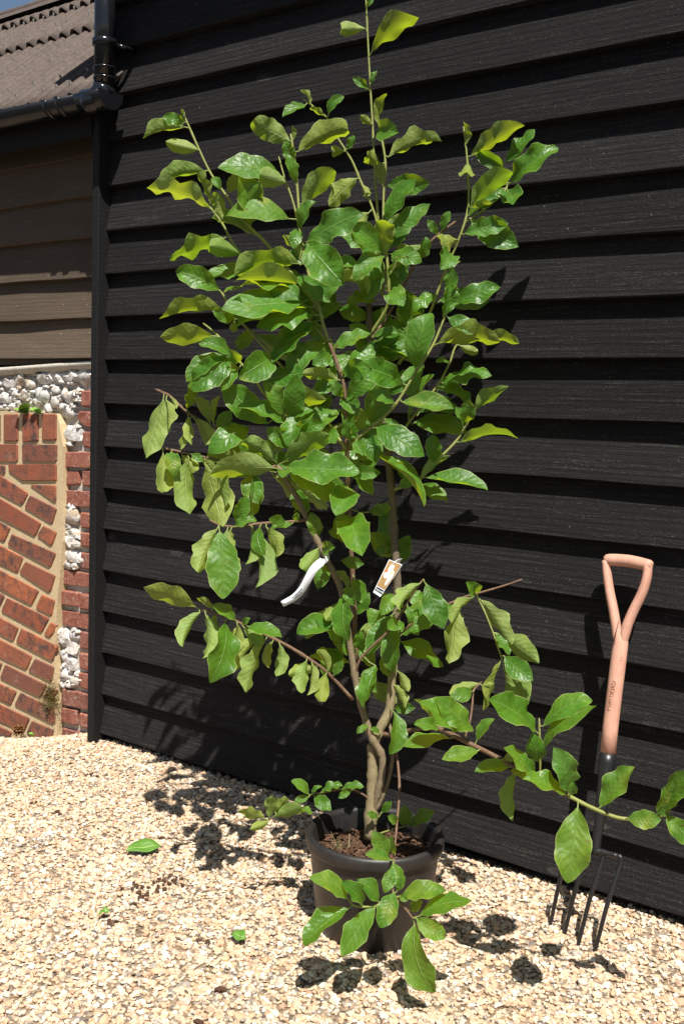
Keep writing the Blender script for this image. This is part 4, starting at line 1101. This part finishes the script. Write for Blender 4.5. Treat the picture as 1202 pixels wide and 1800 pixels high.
# ------------------------------------------------------------------ lettering
def text_mesh(name, txt, size, mat, parent, origin, xdir, ydir, lift=0.0008, bend=None, extr=.0002):
    cu = bpy.data.curves.new(name, 'FONT'); cu.body = txt; cu.size = size; cu.align_x = 'CENTER'; cu.align_y = 'CENTER'
    ob = bpy.data.objects.new(name + '_tmp', cu); COL.objects.link(ob)
    dg = bpy.context.evaluated_depsgraph_get(); me = bpy.data.meshes.new_from_object(ob.evaluated_get(dg))
    vs = [tuple(v.co) for v in me.vertices]; fs = [tuple(p.vertices) for p in me.polygons]
    bpy.data.objects.remove(ob); bpy.data.meshes.remove(me); bpy.data.curves.remove(cu)
    X = Vector(xdir).normalized(); Y = Vector(ydir); Y = (Y - X * Y.dot(X)).normalized(); N = X.cross(Y)
    O = Vector(origin)
    if bend: out = [bend(x, y) for x, y, z in vs]
    else: out = [O + X * x + Y * y + N * lift for x, y, z in vs]
    return mesh_obj(name, out, fs, mat, parent)
M_STAMP = simple('burnt_stamp', (.16, .06, .03), .7, .2)
c0 = Vector(fk(1068, 1246)); c1 = Vector(fk(1075.5, 1200)); ax = (c1 - c0).normalized(); cm = Vector(fk(1077, 1223))
side_l = ax.cross(fn).normalized()
if (Vector(fk(1060, 1223)) - cm).dot(side_l) < 0: side_l = -side_l
def bend_handle(x, y):
    ang = -.22 + y / .0186                      # stamped round the left of the round shaft, reading upwards
    return cm + ax * x + (fn * math.cos(ang) + side_l * math.sin(ang)) * .01905
text_mesh('lettering', 'CHELDORD', .0135, M_STAMP, fork, cm, ax, side_l, bend=bend_handle)

# ------------------------------------------------------------------ plant labels
M_WHITE = simple('white_label_plastic', (.74, .76, .80), .4, .5)
M_INK = simple('black_print', (.015, .015, .02), .5, .3)
strap = empty('strap_label', tuple(tp(566, 985, .06)), 'long white plastic strap label looped on the left stem', 'plant label')
cen = [(572, 985), (562, 990), (550, 1002), (540, 1020), (530, 1037), (516, 1051), (496, 1062)]
cs = catmull([(x, y, .075 + .012 * math.sin(i * .9)) for i, (x, y) in enumerate(cen)], 4)
sv_, sf_ = [], []
vdir = Vector(CAM - tp(540, 1020, .06)).normalized()
for i, c in enumerate(cs):
    p = Vector(tp(*c)); t_ = Vector(tp(*cs[min(i + 1, len(cs) - 1)])) - Vector(tp(*cs[max(i - 1, 0)])); t_.normalize()
    k = i / (len(cs) - 1)
    roll = -.5 + .95 * k
    sd_ = t_.cross(vdir).normalized(); sd_ = (sd_ * math.cos(roll) + vdir * math.sin(roll)).normalized()
    hw = .0105 * (1 if k > .12 else .35 + k * 5.4) * (1 - .25 * k)
    sv_ += [p - sd_ * hw, p + sd_ * hw]
for i in range(len(cs) - 1): sf_.append((2 * i, 2 * i + 1, 2 * i + 3, 2 * i + 2))
tape = mesh_obj('tape', sv_, sf_, M_WHITE, strap, True)
sm_ = tape.modifiers.new('thickness', 'SOLIDIFY'); sm_.thickness = .0006
stc = [Vector(tp(568 + 7 * math.cos(a), 978 + 10 * math.sin(a), .03 + .02 * math.sin(a * 1.0 + 1))) for a in np.linspace(0, 2 * math.pi, 14)]
MB().tube(stc, [(.006, .0008)] * 14, 6, cap=False).build('loop', M_WHITE, strap, True)
i0 = int(len(cs) * .72)
pa = Vector(tp(*cs[i0 - 3])); pb_ = Vector(tp(*cs[i0 + 3])); po = (pa + pb_) / 2
qa = (sv_[2 * i0] + sv_[2 * i0 + 1]) / 2
xd = (Vector(sv_[2 * (i0 - 4)]) - Vector(sv_[2 * (i0 + 4)])).normalized(); yd = (sv_[2 * i0] - sv_[2 * i0 + 1]).normalized()
if yd.z < 0: yd = -yd
nn_ = xd.cross(yd)
if nn_.dot(vdir) < 0: xd = -xd
rp = random.Random(3)
for j, n_ in enumerate((13, 8)):
    mb = MB()
    for k in range(n_):
        c_ = qa + yd * (.0028 - .0052 * j) + xd * (.0030 * (k - n_ / 2)) + vdir * .0016
        w_ = rp.uniform(.0007, .0012); h_ = rp.uniform(.0010, .0016)
        mb.add([c_ - xd * w_ - yd * h_, c_ + xd * w_ - yd * h_, c_ + xd * w_ + yd * h_, c_ - xd * w_ + yd * h_], [(0, 1, 2, 3)])
    mb.build('printed_line', M_INK, strap)

def photo_mat():
    t = NT('printed_flower_photo'); uv = t.new('ShaderNodeUVMap').outputs[0]
    n = t.noise(uv, 5, 4, .6)
    c = t.mix(n, (.20, .10, .03), (.42, .26, .10))
    def blob(cx, cy, rx, ry, col, c):
        mp = t.new('ShaderNodeMapping'); t.l.new(uv, mp.inputs[0]); mp.inputs['Location'].default_value = (-cx / rx, -cy / ry, 0); mp.inputs['Scale'].default_value = (1 / rx, 1 / ry, 0)
        ln = t.new('ShaderNodeVectorMath', operation='LENGTH'); t.l.new(mp.outputs[0], ln.inputs[0])
        return t.mix(t.ramp(t.math('ADD', ln.outputs['Value'], t.math('MULTIPLY', n, .3)), [(.98, 1), (1.1, 0)]), c, col)
    c = blob(.40, .70, .22, .28, (.78, .74, .66), c); c = blob(.30, .46, .26, .13, (.80, .76, .68), c); c = blob(.72, .42, .20, .34, (.80, .78, .70), c)
    c = blob(.18, .62, .10, .07, (.62, .10, .05), c); c = blob(.60, .60, .12, .16, (.70, .52, .28), c)
    t.set(c, .3, .5); return t.m
M_PHOTO = photo_mat()
pc = empty('picture_label', tuple(tp(680, 1015, .04)), 'small plant label with white flower photo tied to the right stem', 'plant label')
po_ = .045
cor = [tp(x, y, po_ + o) for x, y, o in [(659, 1035, .012), (672, 1043, .012), (706, 993, 0), (684, 984, 0)]]   # bl, br, tr, tl
def card(u, v, lift=0.0):
    b = cor[0] + (cor[1] - cor[0]) * u; t_ = cor[3] + (cor[2] - cor[3]) * u
    p = b + (t_ - b) * v
    return Vector(p) + cn * lift
cn = Vector(cor[1] - cor[0]).cross(Vector(cor[3] - cor[0])).normalized()
if cn.dot(Vector(CAM - cor[0])) < 0: cn = -cn
def quad(name, u0, v0, u1, v1, mat, parent, lift, uv=None):
    o = mesh_obj(name, [card(u0, v0, lift), card(u1, v0, lift), card(u1, v1, lift), card(u0, v1, lift)], [(0, 1, 2, 3)], mat, parent, uv=[(0, 0), (1, 0), (1, 1), (0, 1)])
    s_ = o.modifiers.new('thickness', 'SOLIDIFY'); s_.thickness = .0004
    return o
base_ = quad('card', -.02, -.12, 1.02, 1.01, M_WHITE, pc, 0)
quad('printed_photo', .02, .12, .98, .99, M_PHOTO, pc, .001)
quad('name_band', .04, -.04, .96, .09, M_INK, pc, .001)
xd = Vector(cor[1] - cor[0]); yd = Vector(cor[3] - cor[0])
text_mesh('lettering', 'Magnolia', .0065, M_WHITE, pc, card(.5, .02, .0018), xd, yd, lift=0)
MB().tube([tp(690, 992, .05), tp(697, 985, .045), tp(706, 982, .0), tp(700, 990, -.02), tp(688, 988, .02), tp(690, 992, .05)], .0009, 5).build('tie', M_WHITE, pc, True)

# ------------------------------------------------------------------ small things on the ground and the wall
def ground_leaf(name, px0, py0, px1, py1, wr, label, mat, cat='leaf', lift=.012, seed=1):
    rg = random.Random(seed)
    z = .012
    a = Vector(atz(px0, py0, z)); b = Vector(atz(px1, py1, z))
    ax_ = b - a; L = ax_.length; ax_.normalize(); up = Vector((0, 0, 1)); sd_ = up.cross(ax_)
    v, uvs, f = [], [], []
    for i, s in enumerate(PROF_S):
        for c in (-1, -.5, 0, .5, 1):
            hw = L * wr / 2 * PROF_W[i]
            p = a + ax_ * L * s + sd_ * hw * c
            p.z = gz(p.x, p.y) + lift + .006 + .22 * hw * abs(c) + .45 * hw * (c if sd_.y > 0 else -c) + .012 * math.sin(3 * s) * .6 + .003 * math.sin(9 * s + c)
            v.append(p); uvs.append((s, c * .5 + .5))
    for i in range(len(PROF_S) - 1):
        for j in range(4):
            q = i * 5 + j; f.append((q, q + 1, q + 6, q + 5))
    o = mesh_obj(name, v, f, mat, None, True, uv=uvs)
    if o.data.polygons[10].normal.z < 0: o.data.flip_normals()
    sm = o.modifiers.new('thickness', 'SOLIDIFY'); sm.thickness = .0005
    return tag(o, label, cat)
def fresh_mat():
    t = NT('fallen_leaf_green'); uv = t.new('ShaderNodeUVMap').outputs[0]
    sp = t.new('ShaderNodeSeparateXYZ'); t.l.new(uv, sp.inputs[0])
    m = t.math('ABSOLUTE', t.math('SUBTRACT', t.math('MULTIPLY', sp.outputs[1], 2.0), 1.0))
    mid = t.math('SUBTRACT', 1.0, t.math('DIVIDE', m, .09), clamp=True)
    c = t.mix(t.noise(t.wpos(), 60, 4), (.055, .145, .016), (.11, .22, .03))
    t.set(t.mix(mid, c, (.28, .36, .12)), .5, .3); return t.m
M_FRESH = fresh_mat()
ground_leaf('fallen_leaf', 286, 1494, 222, 1502, .42, 'fallen green magnolia leaf lying on the sunlit gravel', M_FRESH, seed=1)
ground_leaf('leaf_scrap', 406, 1647, 432, 1657, .6, 'small pale green leaf scrap on gravel beside the pot', M_FRESH, seed=2, lift=.009)
ground_leaf('leaf_scrap', 174, 1616, 194, 1610, .5, 'tiny curled green leaf scrap on open gravel', M_FRESH, seed=3, lift=.009)
M_CRUMB = simple('dark_soil_crumb', (.075, .04, .024), .95, .1, 0, 120, .5, .6)
mb = MB(); rs = random.Random(12)
spots = [(245, 1560, 34), (290, 1545, 40), (255, 1575, 30), (195, 1625, 10), (355, 1655, 12), (160, 1360, 8), (100, 1430, 8), (60, 1410, 6), (390, 1735, 8), (350, 1790, 6), (300, 1545, 22)]
for (sx, sy, sp_) in spots:
    for k in range(3 + sp_ // 3):
        p = atz(sx + rs.gauss(0, sp_ * .6), sy + rs.gauss(0, sp_ * .25), .01)
        r = rs.uniform(.002, .0065); zz = gz(p[0], p[1]) + .008
        nvp = IV * (1 + np.array([[rs.uniform(-.3, .3)] for _ in range(len(IV))])) * r * np.array([1.3, 1, .7])
        mb.add([(p[0] + q[0], p[1] + q[1], zz + q[2]) for q in nvp], [tuple(t_) for t_ in IF.tolist()])
tag(mb.build('soil_crumbs', M_CRUMB), 'scattered brown soil crumbs on the sunlit gravel', 'soil', kind='stuff')
# dry brown seed head by the brick wall
M_CONE = simple('dry_brown_seedhead', (.16, .075, .03), .9, .15, 0, 200, .5, .5)
pcn = atz(33, 1283, gz(-.6, .05) + .02)
pcn = aty(33, 1283, PY - .04)
mb = MB(); rs = random.Random(6)
for k in range(70):
    d = Vector((rs.gauss(0, 1), rs.gauss(0, 1), rs.gauss(0, 1))).normalized()
    p = Vector(pcn) + d * .012
    mb.tube([p, p + d * .010 + Vector((rs.uniform(-.003, .003), 0, rs.uniform(-.003, .003))), p + d * .016], [(.005, .002), (.005, .0015), .0005], 5)
mb.add([tuple(Vector(pcn) + Vector(q) * .016) for q in IV], [tuple(t_) for t_ in IF.tolist()])
tag(mb.build('seed_head', M_CONE), 'shaggy dry brown seed head lying against the brick wall', 'seed head')
# moss at the foot of the panel
def moss_mat():
    t = NT('olive_moss'); p = t.wpos(); c = t.mix(t.noise(p, 90, 3), (.075, .06, .014), (.17, .14, .035)); t.set(c, .95, .1); return t.m
M_MOSS = moss_mat()
mb = MB(); rs = random.Random(9)
for k in range(900):
    u = rs.random(); px_ = 92 + rs.gauss(0, 9) - 4 * u; py_ = 1228 + rs.gauss(0, 17)
    p = Vector(aty(px_, py_, PY - .008)); 
    d = Vector((rs.uniform(-.6, .6), -1, rs.uniform(-.2, .8))).normalized() * rs.uniform(.004, .010)
    s_ = Vector((rs.uniform(-1, 1), 0, rs.uniform(-1, 1))).normalized() * .0018
    mb.add([p - s_, p + s_, p + d], [(0, 1, 2)])
tag(mb.build('moss', M_MOSS), 'clump of olive moss where brick panel meets flint', 'moss', kind='stuff')
# weed on the ledge above the soldier bricks
def weed(px_, py_, Y, n, size, label, name, seed, cat='weed'):
    rg = random.Random(seed); c = Vector(aty(px_, py_, Y))
    w = empty(name, tuple(c), label, cat)
    for k in range(n):
        a = math.pi * (k + .5) / n + rg.uniform(-.2, .2)
        d = Vector((math.cos(a), -.45 - rg.random() * .5, .25 + .8 * math.sin(a) * rg.random())).normalized()
        L = size * rg.uniform(.6, 1.15); s_ = d.cross(Vector((0, -.5, 1))).normalized()
        up = s_.cross(d).normalized(); v, uvs, f = [], [], []
        for i, s in enumerate(PROF_S[::2] + [1.0]):
            hw = L * .36 * math.sin(math.pi * min(1, s * .96 + .03)) ** .7
            for cc in (-1, 0, 1):
                v.append(c + d * L * s + s_ * hw * cc + up * (.25 * hw * abs(cc) - .25 * L * s * s)); uvs.append((s, cc * .5 + .5))
        m = len(v) // 3
        for i in range(m - 1):
            for j in range(2):
                q = i * 3 + j; f.append((q, q + 1, q + 4, q + 3))
        mesh_obj('leaf', v, f, M_WEED, w, True, uv=uvs)
    return w
M_WEED = simple('bright_weed_leaf', (.16, .30, .04), .5, .4, 0, 60, .3)
weed(48, 726, YW - .018, 9, .055, 'bright green weed rooted on the ledge above red soldier bricks', 'weed', 2)
weed(72, 726, YW - .018, 6, .040, 'small dark weed beside the larger one on the brick ledge', 'weed', 5)
weed(59, 1290, PY - .05, 5, .022, 'tiny green seedling in gravel at the brick wall', 'weed', 7)
# dry grass blades in the pot
mb = MB(); rs = random.Random(2); M_GRASS = simple('dry_grass', (.30, .27, .13), .8, .2)
for k in range(16):
    p = Vector(tp(598 + rs.gauss(0, 8), 1452 + rs.uniform(-4, 6), .03)); p.z = ZSOIL
    d = Vector((rs.uniform(-.5, .5), rs.uniform(-.5, .5), 1)).normalized() * rs.uniform(.02, .06)
    mb.tube([p, p + d * .6, p + d + Vector((rs.uniform(-.01, .01), 0, -.003))], [.0007, .0006, .0002], 3)
tag(mb.build('grass_tuft', M_GRASS), 'few thin dry grass blades sprouting in the pot', 'grass', kind='stuff')
